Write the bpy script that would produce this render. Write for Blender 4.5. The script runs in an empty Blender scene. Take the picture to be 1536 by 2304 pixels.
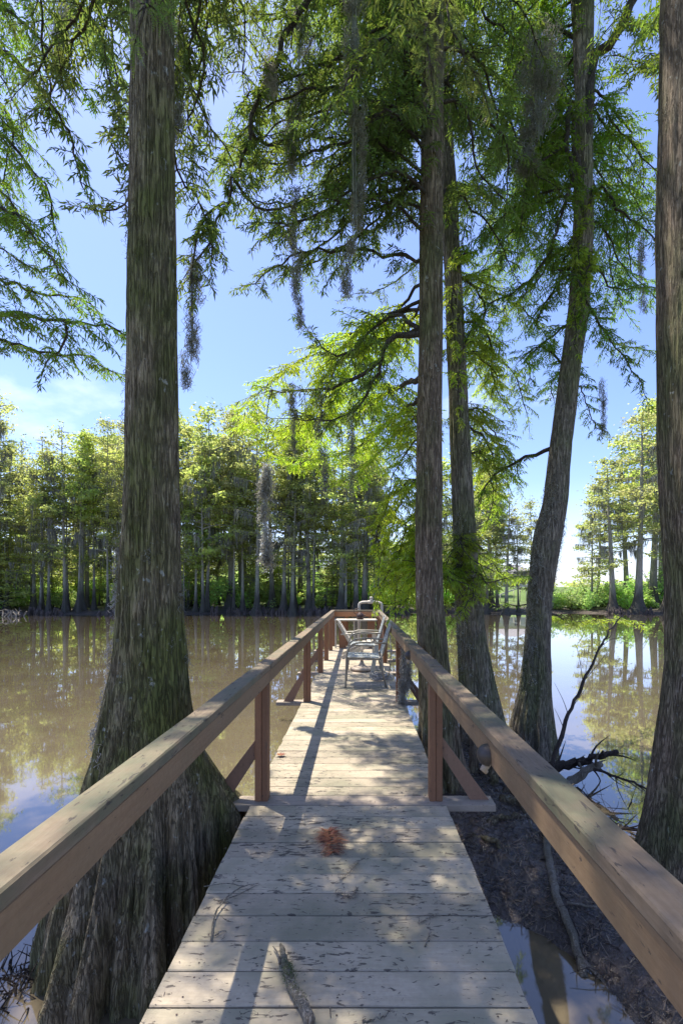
import bpy, math, random
import numpy as np
from mathutils import Vector

random.seed(7)
RNG = np.random.default_rng(11)
S = bpy.context.scene
C = S.collection

# ------------------------------------------------------------------ camera
CAM_H = 1.4
F, CX, CY = 1025.0, 806.0, 1328.0           # focal length and axis, in pixels of a 1536x2304 frame
cam = bpy.data.cameras.new('camera')
cam.sensor_fit = 'VERTICAL'; cam.sensor_height = 36.0
cam.lens = 36.0 * F / 2304.0
cam.shift_x = -(CX - 768) / 2304.0
cam.shift_y = (CY - 1152) / 2304.0
cam.clip_start = 0.05; cam.clip_end = 6000
camo = bpy.data.objects.new('camera', cam); C.objects.link(camo)
camo.location = (0, 0, CAM_H); camo.rotation_euler = (math.pi / 2, 0, 0)
S.camera = camo

# ------------------------------------------------------------------ sky, sun, exposure
SUN_DIR = Vector((-0.27, 0.23, 1.0)).normalized()
SUN_EL = math.asin(SUN_DIR.z)
SUN_AZ = math.atan2(SUN_DIR.x, SUN_DIR.y)      # clockwise from +Y
world = bpy.data.worlds.new('World'); S.world = world; world.use_nodes = True
wn, wl = world.node_tree.nodes, world.node_tree.links
wn.clear()
wo = wn.new('ShaderNodeOutputWorld'); bg = wn.new('ShaderNodeBackground')
sky = wn.new('ShaderNodeTexSky'); sky.sky_type = 'NISHITA'; sky.sun_disc = False
sky.sun_elevation = SUN_EL; sky.sun_rotation = SUN_AZ
sky.air_density = 1.0; sky.dust_density = 0.7; sky.ozone_density = 2.2
bg.inputs['Strength'].default_value = 0.15
tc = wn.new('ShaderNodeTexCoord')
sep = wn.new('ShaderNodeSeparateXYZ'); wl.new(tc.outputs['Generated'], sep.inputs[0])
ad = wn.new('ShaderNodeMath'); ad.operation = 'ADD'; ad.inputs[1].default_value = 0.22; wl.new(sep.outputs['Z'], ad.inputs[0])
mxz = wn.new('ShaderNodeMath'); mxz.operation = 'MAXIMUM'; mxz.inputs[1].default_value = 0.1; wl.new(ad.outputs[0], mxz.inputs[0])
cmb = wn.new('ShaderNodeCombineXYZ')
for i, ax in enumerate('XY'):
    dv = wn.new('ShaderNodeMath'); dv.operation = 'DIVIDE'
    wl.new(sep.outputs[ax], dv.inputs[0]); wl.new(mxz.outputs[0], dv.inputs[1]); wl.new(dv.outputs[0], cmb.inputs[i])
cmb.inputs[2].default_value = 7.4
nz = wn.new('ShaderNodeTexNoise'); nz.inputs['Scale'].default_value = 1.15; nz.inputs['Detail'].default_value = 8; nz.inputs['Roughness'].default_value = 0.58
wl.new(cmb.outputs[0], nz.inputs['Vector'])
rp = wn.new('ShaderNodeValToRGB'); rp.color_ramp.elements[0].position = 0.61; rp.color_ramp.elements[1].position = 0.80
wl.new(nz.outputs['Fac'], rp.inputs[0])
# more cloud low over the horizon
hz = wn.new('ShaderNodeMapRange'); hz.inputs['From Min'].default_value = 0.0; hz.inputs['From Max'].default_value = 0.22
hz.inputs['To Min'].default_value = 0.5; hz.inputs['To Max'].default_value = 0.0
wl.new(sep.outputs['Z'], hz.inputs['Value'])
cf = wn.new('ShaderNodeMath'); cf.operation = 'MAXIMUM'; wl.new(rp.outputs[0], cf.inputs[0]); wl.new(hz.outputs[0], cf.inputs[1])
cf2 = wn.new('ShaderNodeMath'); cf2.operation = 'MULTIPLY'; cf2.inputs[1].default_value = 0.8; wl.new(cf.outputs[0], cf2.inputs[0])
mx = wn.new('ShaderNodeMix'); mx.data_type = 'RGBA'
wl.new(cf2.outputs[0], mx.inputs['Factor'])
hs = wn.new('ShaderNodeHueSaturation'); hs.inputs['Saturation'].default_value = 1.0; hs.inputs['Value'].default_value = 0.64
wl.new(sky.outputs[0], hs.inputs['Color'])
mx.inputs[7].default_value = (3.3, 3.5, 3.95, 1)
tint = wn.new('ShaderNodeMix'); tint.data_type = 'RGBA'; tint.blend_type = 'MULTIPLY'; tint.inputs['Factor'].default_value = 1.0
tint.inputs[7].default_value = (0.84, 0.84, 1.06, 1); wl.new(hs.outputs[0], tint.inputs[6]); wl.new(tint.outputs[2], mx.inputs[6])
wl.new(mx.outputs[2], bg.inputs['Color']); wl.new(bg.outputs[0], wo.inputs[0])

sun = bpy.data.lights.new('sun', 'SUN'); sun.energy = 3.5; sun.angle = math.radians(0.53); sun.color = (1.0, 0.93, 0.82)
suno = bpy.data.objects.new('sun', sun); C.objects.link(suno)
suno.rotation_euler = SUN_DIR.to_track_quat('Z', 'Y').to_euler()
S.view_settings.view_transform = 'Standard'; S.view_settings.look = 'None'
S.view_settings.exposure = 1.6; S.view_settings.gamma = 1.0; S.view_settings.use_curve_mapping = False
S.cycles.max_bounces = 8; S.cycles.diffuse_bounces = 5; S.cycles.transmission_bounces = 6; S.cycles.transparent_max_bounces = 6

# ------------------------------------------------------------------ helpers
def P(px, py, d):
    """point at true distance d (metres along the dock) seen at that pixel of the survey photograph"""
    return np.array(((px - CX) * d / F, d, CAM_H - (py - CY) * d / F))

def vn(x, y, z=0.0, seed=0):
    """vectorised value noise 0..1"""
    x, y, z = np.broadcast_arrays(np.asarray(x, float), np.asarray(y, float), np.asarray(z, float))
    xi, yi, zi = np.floor(x), np.floor(y), np.floor(z)
    u, v, w = x - xi, y - yi, z - zi
    u, v, w = [t * t * (3 - 2 * t) for t in (u, v, w)]
    def h(a, b, c):
        s = np.sin(a * 127.1 + b * 311.7 + c * 74.7 + seed * 53.3) * 43758.5453
        return s - np.floor(s)
    r = 0
    for dx in (0, 1):
        for dy in (0, 1):
            for dz in (0, 1):
                r = r + h(xi + dx, yi + dy, zi + dz) * (u if dx else 1 - u) * (v if dy else 1 - v) * (w if dz else 1 - w)
    return r

def fbm(x, y, z=0.0, seed=0, o=3):
    r = 0; a = 0.5; t = 0
    for i in range(o):
        r = r + a * vn(np.asarray(x) * 2 ** i, np.asarray(y) * 2 ** i, np.asarray(z) * 2 ** i, seed + i); t += a; a *= 0.5
    return r / t

class MB:
    """collects vertices and faces; build() links ONE mesh object"""
    def __init__(s): s.v = []; s.f = {}; s.n = 0; s.c = {}
    def add(s, V, Fc, col=None):
        V = np.asarray(V, float).reshape(-1, 3); Fc = np.asarray(Fc, int)
        k = Fc.shape[1]
        s.v.append(V); s.f.setdefault(k, []).append(Fc + s.n); s.n += len(V)
        s.c.setdefault('c', []).append(np.broadcast_to(np.asarray(0.5 if col is None else col, float), (len(V),)))
        return s
    def merge(s, o, M=None):
        for k in o.f:
            for a in o.f[k]: s.f.setdefault(k, []).append(a + s.n)
        s.v += o.v; s.c.setdefault('c', []).extend(o.c.get('c', [])); s.n += o.n
    def mesh(s, name, mat, smooth=True, shift=None):
        me = bpy.data.meshes.new(name)
        V = np.concatenate(s.v)
        if shift is not None: V = V - np.asarray(shift)
        me.vertices.add(len(V)); me.vertices.foreach_set('co', V.astype(np.float32).ravel())
        tot, st, idx = [], [], []
        off = 0
        for k, L in s.f.items():
            A = np.concatenate(L)
            idx.append(A.ravel()); tot.append(np.full(len(A), k)); st.append(off + np.arange(len(A)) * k); off += A.size
        idx = np.concatenate(idx).astype(np.int32); st = np.concatenate(st).astype(np.int32)
        me.loops.add(len(idx)); me.loops.foreach_set('vertex_index', idx)
        me.polygons.add(len(st)); me.polygons.foreach_set('loop_start', st)
        me.polygons.foreach_set('use_smooth', np.full(len(st), smooth))
        cc = np.concatenate(s.c['c']).astype(np.float32)
        at = me.attributes.new('rnd', 'FLOAT', 'POINT'); at.data.foreach_set('value', cc)
        me.update(calc_edges=True); me.validate()
        me.materials.append(mat)
        return me
    def build(s, name, mat, parent=None, smooth=True, kind=None, label=None, origin=None):
        me = s.mesh(name, mat, smooth, origin)
        o = bpy.data.objects.new(name, me); C.objects.link(o)
        if origin is not None: o.location = origin
        if parent is not None: attach(o, parent)
        if kind: o['kind'] = kind
        if label: o['label'] = label
        return o

def wloc(p):
    v = Vector(p.location); 
    while p.parent is not None:
        p = p.parent; v = v + p.location
    return v
def attach(o, parent):
    """child keeps its place (parents here are never rotated while building)"""
    o.parent = parent
    o.location = Vector(o.location) - wloc(parent)

def thing(name, label, cat, loc=(0, 0, 0), group=None):
    o = bpy.data.objects.new(name, None); o.empty_display_size = 0.1; C.objects.link(o); o.location = loc
    o['label'] = label; o['category'] = cat
    if group: o['group'] = group
    return o
def tag(o, label, cat, group=None):
    o['label'] = label; o['category'] = cat
    if group: o['group'] = group
    return o

def box(mb, x0, x1, y0, y1, z0, z1, ch=0.004, ax='x', col=None, jit=0.0):
    """chamfered bar, long axis ax"""
    if ax == 'x': a0, a1, b0, b1, c0, c1 = x0, x1, y0, y1, z0, z1
    elif ax == 'y': a0, a1, b0, b1, c0, c1 = y0, y1, x0, x1, z0, z1
    else: a0, a1, b0, b1, c0, c1 = z0, z1, x0, x1, y0, y1
    ch = min(ch, (b1 - b0) / 3, (c1 - c0) / 3)
    sec = [(b0 + ch, c0), (b1 - ch, c0), (b1, c0 + ch), (b1, c1 - ch), (b1 - ch, c1), (b0 + ch, c1), (b0, c1 - ch), (b0, c0 + ch)]
    ns = 2 if jit == 0 else 8
    V = []
    for i in range(ns):
        a = a0 + (a1 - a0) * i / (ns - 1)
        for (b, c) in sec:
            jb, jc = (random.uniform(-jit, jit), random.uniform(-jit, jit)) if jit else (0, 0)
            q = (a, b + jb, c + jc)
            V.append(q if ax == 'x' else (q[1], q[0], q[2]) if ax == 'y' else (q[1], q[2], q[0]))
    Q = [(i * 8 + k, i * 8 + (k + 1) % 8, (i + 1) * 8 + (k + 1) % 8, (i + 1) * 8 + k) for i in range(ns - 1) for k in range(8)]
    b = mb.n
    mb.add(V, Q, col)
    e = (ns - 1) * 8
    mb.f.setdefault(8, []).append(np.array([[7, 6, 5, 4, 3, 2, 1, 0], [e + k for k in range(8)]]) + b)
    return mb

def tube(mb, path, rad, seg=6, col=None, cap=True, rough=0.0, seed=0):
    """swept tube with parallel-transport frames"""
    p = np.asarray(path, float); n = len(p)
    r = np.broadcast_to(np.asarray(rad, float), (n,))
    t = np.gradient(p, axis=0); t /= np.linalg.norm(t, axis=1)[:, None] + 1e-9
    up = np.array((0, 0, 1.0)) if abs(t[0][2]) < 0.9 else np.array((1.0, 0, 0))
    u = np.cross(t[0], up); u /= np.linalg.norm(u)
    a = np.arange(seg) * 2 * np.pi / seg
    V = np.zeros((n, seg, 3))
    for i in range(n):
        u = u - t[i] * np.dot(u, t[i]); u /= np.linalg.norm(u) + 1e-9
        w = np.cross(t[i], u)
        rr = r[i] * (1 + (rough * (RNG.random(seg) - 0.5) if rough else 0))
        V[i] = p[i] + (np.cos(a) * rr)[:, None] * u + (np.sin(a) * rr)[:, None] * w
    i, k = np.meshgrid(np.arange(n - 1), np.arange(seg), indexing='ij')
    Q = np.stack([i * seg + k, i * seg + (k + 1) % seg, (i + 1) * seg + (k + 1) % seg, (i + 1) * seg + k], -1).reshape(-1, 4)
    b = mb.n
    mb.add(V, Q, col)
    if cap and seg > 2:
        mb.f.setdefault(seg, []).append(np.array([list(range(seg))[::-1], [(n - 1) * seg + k for k in range(seg)]]) + b)
    return mb

def smooth_path(pts, n, wob=0.0):
    p = np.asarray(pts, float)
    d = np.concatenate([[0], np.cumsum(np.linalg.norm(np.diff(p, axis=0), axis=1))])
    s = np.linspace(0, d[-1], n)
    # Catmull-Rom
    out = []
    for x in s:
        i = min(max(np.searchsorted(d, x) - 1, 0), len(p) - 2)
        t = (x - d[i]) / (d[i + 1] - d[i] + 1e-9)
        p0 = p[max(i - 1, 0)]; p1 = p[i]; p2 = p[i + 1]; p3 = p[min(i + 2, len(p) - 1)]
        out.append(0.5 * ((2 * p1) + (-p0 + p2) * t + (2 * p0 - 5 * p1 + 4 * p2 - p3) * t * t + (-p0 + 3 * p1 - 3 * p2 + p3) * t ** 3))
    out = np.array(out)
    if wob: out[1:] += RNG.normal(0, wob, (n - 1, 3))
    return out

# ------------------------------------------------------------------ materials
class N:
    """tiny node-graph helper"""
    def __init__(s, name):
        s.m = bpy.data.materials.new(name); s.m.use_nodes = True
        s.t = s.m.node_tree; s.n = s.t.nodes; s.l = s.t.links
        s.b = s.n['Principled BSDF']; s.out = s.n['Material Output']
        s.tc = s.n.new('ShaderNodeTexCoord')
        s.b.inputs['Roughness'].default_value = 0.85
    def set(s, sock, v):
        if hasattr(v, 'is_output') or isinstance(v, bpy.types.NodeSocket): s.l.new(v, sock)
        elif isinstance(v, (tuple, list)) and len(v) == 3 and sock.type == 'RGBA': sock.default_value = (*v, 1)
        else: sock.default_value = v
    def coord(s, scale=(1, 1, 1), rnd=True, src='Object'):
        mp = s.n.new('ShaderNodeMapping'); mp.inputs['Scale'].default_value = scale
        s.l.new(s.tc.outputs[src], mp.inputs['Vector'])
        if rnd:
            oi = s.n.new('ShaderNodeObjectInfo'); mu = s.n.new('ShaderNodeMath'); mu.operation = 'MULTIPLY'; mu.inputs[1].default_value = 37.0
            s.l.new(oi.outputs['Random'], mu.inputs[0]); s.l.new(mu.outputs[0], mp.inputs['Location'])
        return mp.outputs[0]
    def noise(s, co, scale=5, detail=4, rough=0.55, dist=0.0):
        n = s.n.new('ShaderNodeTexNoise'); n.inputs['Scale'].default_value = scale; n.inputs['Detail'].default_value = detail
        n.inputs['Roughness'].default_value = rough; n.inputs['Distortion'].default_value = dist
        s.l.new(co, n.inputs['Vector']); return n.outputs['Fac']
    def voro(s, co, scale=5, feat='F1', out='Distance'):
        n = s.n.new('ShaderNodeTexVoronoi'); n.feature = feat; n.inputs['Scale'].default_value = scale; s.l.new(co, n.inputs['Vector']); return n.outputs[out]
    def ramp(s, v, a, b, c0=0.0, c1=1.0):
        m = s.n.new('ShaderNodeMapRange'); m.inputs['From Min'].default_value = a; m.inputs['From Max'].default_value = b
        m.inputs['To Min'].default_value = c0; m.inputs['To Max'].default_value = c1
        s.l.new(v, m.inputs['Value']); return m.outputs[0]
    def mix(s, f, a, b, mode='MIX'):
        m = s.n.new('ShaderNodeMix'); m.data_type = 'RGBA'; m.blend_type = mode
        s.set(m.inputs['Factor'], f); s.set(m.inputs[6], a); s.set(m.inputs[7], b); return m.outputs[2]
    def math(s, op, a, b=0.0):
        m = s.n.new('ShaderNodeMath'); m.operation = op; s.set(m.inputs[0], a); s.set(m.inputs[1], b); return m.outputs[0]
    def val(s, col, v):
        h = s.n.new('ShaderNodeHueSaturation'); s.set(h.inputs['Color'], col); s.set(h.inputs['Value'], v); return h.outputs[0]
    def hsv(s, col, h_=0.5, sat=1.0, v=1.0):
        h = s.n.new('ShaderNodeHueSaturation'); s.set(h.inputs['Color'], col); s.set(h.inputs['Hue'], h_); s.set(h.inputs['Saturation'], sat); s.set(h.inputs['Value'], v); return h.outputs[0]
    def attr(s, name='rnd'):
        a = s.n.new('ShaderNodeAttribute'); a.attribute_name = name; return a.outputs['Fac']
    def orand(s):
        return s.n.new('ShaderNodeObjectInfo').outputs['Random']
    def bump(s, h, strength=0.5, dist=0.01):
        b = s.n.new('ShaderNodeBump'); b.inputs['Strength'].default_value = strength; b.inputs['Distance'].default_value = dist
        s.l.new(h, b.inputs['Height']); s.l.new(b.outputs[0], s.b.inputs['Normal']); return b
    def done(s, col, rough=None, spec=None):
        s.set(s.b.inputs['Base Color'], col)
        if rough is not None: s.set(s.b.inputs['Roughness'], rough)
        if spec is not None: s.b.inputs['Specular IOR Level'].default_value = spec
        return s.m

def wood_mat(name, base, worn, stain, axis, chips=0.5, grey=0.3):
    """weathered painted timber, grain along axis"""
    k = N(name)
    sc = {'x': (1, 14, 14), 'y': (14, 1, 14), 'z': (14, 14, 1)}[axis]
    sc2 = {'x': (1, 3.4, 3.4), 'y': (3.4, 1, 3.4), 'z': (3.4, 3.4, 1)}[axis]
    g = k.noise(k.coord(sc), 4.5, 6, 0.6, 0.3)
    fine = k.noise(k.coord(sc), 22, 4, 0.7)
    blot = k.noise(k.coord((1, 1, 1)), 3.2, 5, 0.6)
    sp = k.noise(k.coord((1, 1, 1)), 60, 3, 0.6)
    chip = k.noise(k.coord(sc2), 17, 5, 0.62, 0.6)
    where = k.noise(k.coord((1, 1, 1)), 2.3, 3, 0.5)
    col = k.mix(k.ramp(g, 0.35, 0.7), base, worn)
    col = k.mix(k.ramp(blot, 0.42, 0.66, 0, grey * 2), col, stain)
    col = k.mix(k.ramp(sp, 0.4, 0.7, 0, 0.35), col, tuple(c * 0.72 for c in base))
    th = k.math('ADD', chip, k.math('MULTIPLY', where, 0.28))
    cm = k.ramp(th, 0.80 - 0.06 * chips, 0.83 - 0.06 * chips)
    col = k.mix(k.math('MULTIPLY', cm, 0.85), col, (0.055, 0.045, 0.038))
    cr = k.ramp(g, 0.66, 0.72, 0, 0.6)
    col = k.mix(cr, col, (0.09, 0.075, 0.06))
    col = k.val(col, k.ramp(k.orand(), 0, 1, 0.76, 1.12))
    h = k.math('SUBTRACT', k.math('ADD', k.math('MULTIPLY', g, 0.5), k.math('MULTIPLY', fine, 0.35)), k.math('MULTIPLY', cm, 0.8))
    k.bump(h, 0.45, 0.004)
    return k.done(col, k.ramp(fine, 0.3, 0.7, 0.62, 0.88), 0.35)

M = {}
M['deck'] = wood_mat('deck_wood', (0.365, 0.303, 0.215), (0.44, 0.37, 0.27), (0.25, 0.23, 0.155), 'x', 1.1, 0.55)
M['cap'] = wood_mat('rail_cap_wood', (0.185, 0.133, 0.085), (0.25, 0.187, 0.125), (0.125, 0.125, 0.075), 'y', 0.8, 0.55)
M['rail'] = wood_mat('rail_side_wood', (0.235, 0.148, 0.08), (0.28, 0.185, 0.105), (0.19, 0.15, 0.085), 'y', 0.0, 0.2)
M['post'] = wood_mat('post_wood', (0.25, 0.118, 0.06), (0.30, 0.15, 0.08), (0.20, 0.115, 0.065), 'z', 0.0, 0.2)
M['beam'] = wood_mat('beam_wood', (0.36, 0.29, 0.22), (0.42, 0.35, 0.28), (0.26, 0.23, 0.17), 'x', 0.5, 0.4)
M['brace'] = wood_mat('brace_wood', (0.22, 0.125, 0.08), (0.26, 0.15, 0.095), (0.19, 0.13, 0.08), 'z', 0.0, 0.2)
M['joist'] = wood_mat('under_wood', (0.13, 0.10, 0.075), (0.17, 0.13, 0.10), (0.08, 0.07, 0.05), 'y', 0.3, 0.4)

def bark_mat(name, dark, mid, light, moss, mossy=0.5, spots=0.5, vs=1.0, wet=None):
    k = N(name)
    co = k.coord((9 * vs, 9 * vs, 1.5 * vs))
    g = k.noise(co, 3.0, 7, 0.65, 0.4)
    g2 = k.noise(k.coord((24 * vs, 24 * vs, 6.5 * vs)), 3.0, 4, 0.65, 0.2)
    v = k.noise(k.coord((12 * vs, 12 * vs, 1.15 * vs)), 3.2, 4, 0.55, 0.45)
    fis = k.ramp(k.math('ABSOLUTE', k.math('SUBTRACT', v, 0.5)), 0.0, 0.075)
    blot = k.noise(k.coord((1, 1, 0.55)), 2.1, 6, 0.62)
    spt = k.noise(k.coord((1, 1, 1)), 26, 3, 0.5)
    spw = k.noise(k.coord((1, 1, 1)), 5, 3, 0.5)
    col = k.mix(k.ramp(g, 0.32, 0.68), dark, mid)
    col = k.mix(k.ramp(g2, 0.5, 0.8, 0, 0.7), col, light)
    col = k.mix(k.ramp(blot, 0.44, 0.62, 0, mossy), col, moss)
    col = k.mix(k.ramp(fis, 0.0, 0.6, 0.6, 0.0), col, tuple(c * 0.4 for c in dark))
    sm = k.math('MULTIPLY', k.ramp(spt, 0.63, 0.68), k.ramp(spw, 0.5, 0.6, 0, spots))
    col = k.mix(sm, col, (0.42, 0.43, 0.37))
    if wet is not None:                          # mud line: the flooded foot of the trunk is stained dark
        sx = k.n.new('ShaderNodeSeparateXYZ'); k.l.new(k.tc.outputs['Object'], sx.inputs[0])
        zz = k.math('ADD', sx.outputs['Z'], k.math('MULTIPLY', k.noise(k.coord((3, 3, 1)), 1.2, 4), -wet[2]))
        col = k.mix(k.ramp(zz, wet[0], wet[1], 0.8, 0.0), col, (0.03, 0.025, 0.022))
    h = k.math('ADD', k.math('MULTIPLY', g, 0.55), k.math('ADD', k.math('MULTIPLY', g2, 0.3), k.math('MULTIPLY', fis, 0.5)))
    k.bump(h, 1.0, 0.03)
    return k.done(col, 0.9, 0.25)
M['bark_l'] = bark_mat('bark_mossy', (0.14, 0.108, 0.068), (0.32, 0.26, 0.165), (0.50, 0.43, 0.30), (0.125, 0.14, 0.035), 0.9, 0.9, 1.3)
M['bark_r'] = bark_mat('bark_brown', (0.135, 0.097, 0.066), (0.30, 0.228, 0.155), (0.46, 0.385, 0.28), (0.115, 0.135, 0.04), 0.7, 0.8, 1.2)
M['bark_g'] = bark_mat('bark_grey', (0.155, 0.128, 0.095), (0.32, 0.272, 0.205), (0.50, 0.44, 0.34), (0.15, 0.175, 0.06), 0.75, 0.95, 1.1)
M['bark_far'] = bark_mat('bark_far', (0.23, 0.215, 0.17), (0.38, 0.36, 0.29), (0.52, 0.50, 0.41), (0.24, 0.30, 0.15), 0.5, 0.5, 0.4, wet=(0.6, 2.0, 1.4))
M['twig'] = bark_mat('twig_bark', (0.07, 0.055, 0.045), (0.14, 0.115, 0.095), (0.25, 0.22, 0.19), (0.09, 0.09, 0.05), 0.3, 0.4, 2.5)
M['stick'] = bark_mat('dead_wood', (0.26, 0.22, 0.17), (0.47, 0.42, 0.35), (0.64, 0.60, 0.52), (0.12, 0.13, 0.06), 0.35, 0.5, 3)
M['stickd'] = bark_mat('dead_wood_dark', (0.06, 0.045, 0.04), (0.16, 0.125, 0.11), (0.30, 0.25, 0.22), (0.09, 0.08, 0.05), 0.3, 0.5, 3)

def leaf_mat(name, c, tr, ts=0.45, var=0.3):
    k = N(name); k.n.remove(k.b)
    r = k.attr(); o = k.orand()
    def vary(cc):
        x = k.hsv(cc, k.ramp(r, 0, 1, 0.475, 0.52), 1.0, k.ramp(r, 0, 1, 1 - var, 1 + var))
        return k.hsv(x, k.ramp(o, 0, 1, 0.485, 0.512), k.ramp(o, 0, 1, 0.9, 1.1), k.ramp(o, 0, 1, 0.88, 1.12))
    d = k.n.new('ShaderNodeBsdfDiffuse'); k.set(d.inputs['Color'], vary(c))
    t = k.n.new('ShaderNodeBsdfTranslucent'); k.set(t.inputs['Color'], vary(tr))
    g = k.n.new('ShaderNodeBsdfGlossy'); g.inputs['Roughness'].default_value = 0.5; g.inputs['Color'].default_value = (1, 1, 1, 1)
    m = k.n.new('ShaderNodeMixShader'); m.inputs[0].default_value = ts
    k.l.new(d.outputs[0], m.inputs[1]); k.l.new(t.outputs[0], m.inputs[2])
    m2 = k.n.new('ShaderNodeMixShader'); m2.inputs[0].default_value = 0.03
    k.l.new(m.outputs[0], m2.inputs[1]); k.l.new(g.outputs[0], m2.inputs[2])
    k.l.new(m2.outputs[0], k.out.inputs['Surface'])
    return k.m
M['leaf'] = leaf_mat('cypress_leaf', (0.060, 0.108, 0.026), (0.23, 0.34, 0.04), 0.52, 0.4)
M['leaf_y'] = leaf_mat('cypress_leaf_sunlit_young', (0.12, 0.19, 0.025), (0.48, 0.62, 0.06), 0.58)  # brighter copy of the cypress leaf: sunlight put into the colour, plus yellow-green sprouts
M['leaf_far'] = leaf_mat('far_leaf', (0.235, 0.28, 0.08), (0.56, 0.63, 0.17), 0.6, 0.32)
M['shrub'] = leaf_mat('shrub_leaf', (0.24, 0.36, 0.10), (0.55, 0.74, 0.20), 0.5, 0.4)
M['moss'] = leaf_mat('spanish_moss', (0.20, 0.205, 0.165), (0.24, 0.24, 0.18), 0.35, 0.4)
M['moss_pale'] = leaf_mat('spanish_moss_pale', (0.36, 0.35, 0.31), (0.36, 0.34, 0.29), 0.3, 0.25)
M['needle'] = leaf_mat('dry_needle', (0.24, 0.095, 0.05), (0.22, 0.09, 0.045), 0.2, 0.5)
M['litter'] = leaf_mat('litter', (0.15, 0.115, 0.09), (0.10, 0.07, 0.05), 0.1, 0.7)

def plain(name, c, rough=0.6, metal=0.0, dirt=0.25, sc=12, bump=0.1):
    k = N(name)
    n = k.noise(k.coord((1, 1, 1)), sc, 5, 0.6)
    col = k.mix(k.ramp(n, 0.4, 0.7, 0, dirt * 1.6), c, tuple(x * 0.45 for x in c))
    k.bump(n, bump, 0.004)
    k.b.inputs['Metallic'].default_value = metal
    return k.done(col, rough)
M['metal'] = plain('tan_painted_metal', (0.27, 0.245, 0.20), 0.45, 0.3)
M['strap'] = plain('grey_blue_webbing', (0.27, 0.30, 0.30), 0.7)
M['white'] = plain('weathered_white', (0.50, 0.46, 0.38), 0.6)
M['pvc'] = plain('white_pipe', (0.50, 0.455, 0.37), 0.55)
M['dark'] = plain('dark_bronze', (0.075, 0.062, 0.052), 0.5, 0.2, 0.4)
M['iron'] = plain('dark_iron', (0.06, 0.035, 0.03), 0.55, 0.3)
M['tan'] = plain('tan_plastic', (0.40, 0.32, 0.24), 0.5)
M['hose'] = plain('grey_hose', (0.22, 0.21, 0.19), 0.5)
M['roof'] = plain('grey_shingle', (0.22, 0.21, 0.21), 0.8, 0, 0.3, 3)
M['wall'] = plain('pale_siding', (0.55, 0.50, 0.43), 0.7, 0, 0.2, 2)
M['glass'] = plain('window_glass', (0.05, 0.06, 0.07), 0.1, 0, 0.1)
M['road'] = plain('pale_gravel', (0.48, 0.43, 0.37), 0.9, 0, 0.3, 1)
M['mossgreen'] = leaf_mat('green_moss', (0.055, 0.075, 0.018), (0.06, 0.09, 0.02), 0.2, 0.5)

def water_mat():
    k = N('lake_water')
    n1 = k.noise(k.coord((1, 1, 1), False, 'Generated' if False else 'Object'), 1.3, 3, 0.5)
    n2 = k.noise(k.coord((1, 0.35, 1), False), 6.0, 3, 0.5)
    far = k.noise(k.coord((1, 0.25, 1), False), 0.35, 3, 0.5)
    h = k.math('ADD', k.math('MULTIPLY', n1, 0.6), k.math('MULTIPLY', n2, 0.22))
    k.bump(h, 0.04, 0.05)
    mud = k.noise(k.coord((1, 1, 1), False), 0.9, 5, 0.6)
    col = k.mix(k.ramp(mud, 0.35, 0.7), (0.108, 0.086, 0.054), (0.138, 0.112, 0.070))
    k.b.inputs['IOR'].default_value = 1.45; k.b.inputs['Coat Weight'].default_value = 1.0; k.b.inputs['Coat Roughness'].default_value = 0.02; k.b.inputs['Coat IOR'].default_value = 1.5
    return k.done(col, k.ramp(far, 0.4, 0.7, 0.015, 0.05), 0.5)
M['water'] = water_mat()

def mud_mat():
    k = N('wet_mud')
    a = k.noise(k.coord((1, 1, 1), False), 7, 7, 0.7)
    b = k.noise(k.coord((1, 1, 1), False), 45, 4, 0.7)
    c = k.noise(k.coord((1, 1, 1), False), 1.6, 4, 0.6)
    col = k.mix(k.ramp(a, 0.35, 0.65), (0.020, 0.017, 0.016), (0.07, 0.056, 0.047))
    col = k.mix(k.ramp(b, 0.5, 0.75, 0, 0.75), col, (0.19, 0.155, 0.13))
    col = k.mix(k.ramp(c, 0.5, 0.65, 0, 0.6), col, (0.15, 0.10, 0.075))
    k.bump(k.math('ADD', a, k.math('MULTIPLY', b, 0.5)), 1.0, 0.03)
    return k.done(col, k.ramp(a, 0.40, 0.7, 0.07, 0.7), 0.8)
M['mud'] = mud_mat()

def bank_mat():
    k = N('bank_ground')
    a = k.noise(k.coord((1, 1, 1), False), 0.25, 6, 0.65)
    b = k.noise(k.coord((1, 1, 1), False), 2.5, 5, 0.7)
    g = k.mix(k.ramp(a, 0.35, 0.65), (0.075, 0.12, 0.03), (0.14, 0.20, 0.055))
    g = k.mix(k.ramp(b, 0.55, 0.8, 0, 0.5), g, (0.20, 0.20, 0.09))
    m = k.mix(k.ramp(b, 0.35, 0.7), (0.035, 0.03, 0.026), (0.11, 0.09, 0.075))
    gp = k.n.new('ShaderNodeNewGeometry'); sx = k.n.new('ShaderNodeSeparateXYZ'); k.l.new(gp.outputs['Position'], sx.inputs[0])
    e = k.math('ADD', sx.outputs['Z'], k.math('MULTIPLY', a, 0.9))
    col = k.mix(k.ramp(e, -0.05, 0.35), m, g)
    k.bump(b, 0.6, 0.1)
    return k.done(col, 0.9, 0.2)
M['bank'] = bank_mat()

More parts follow.
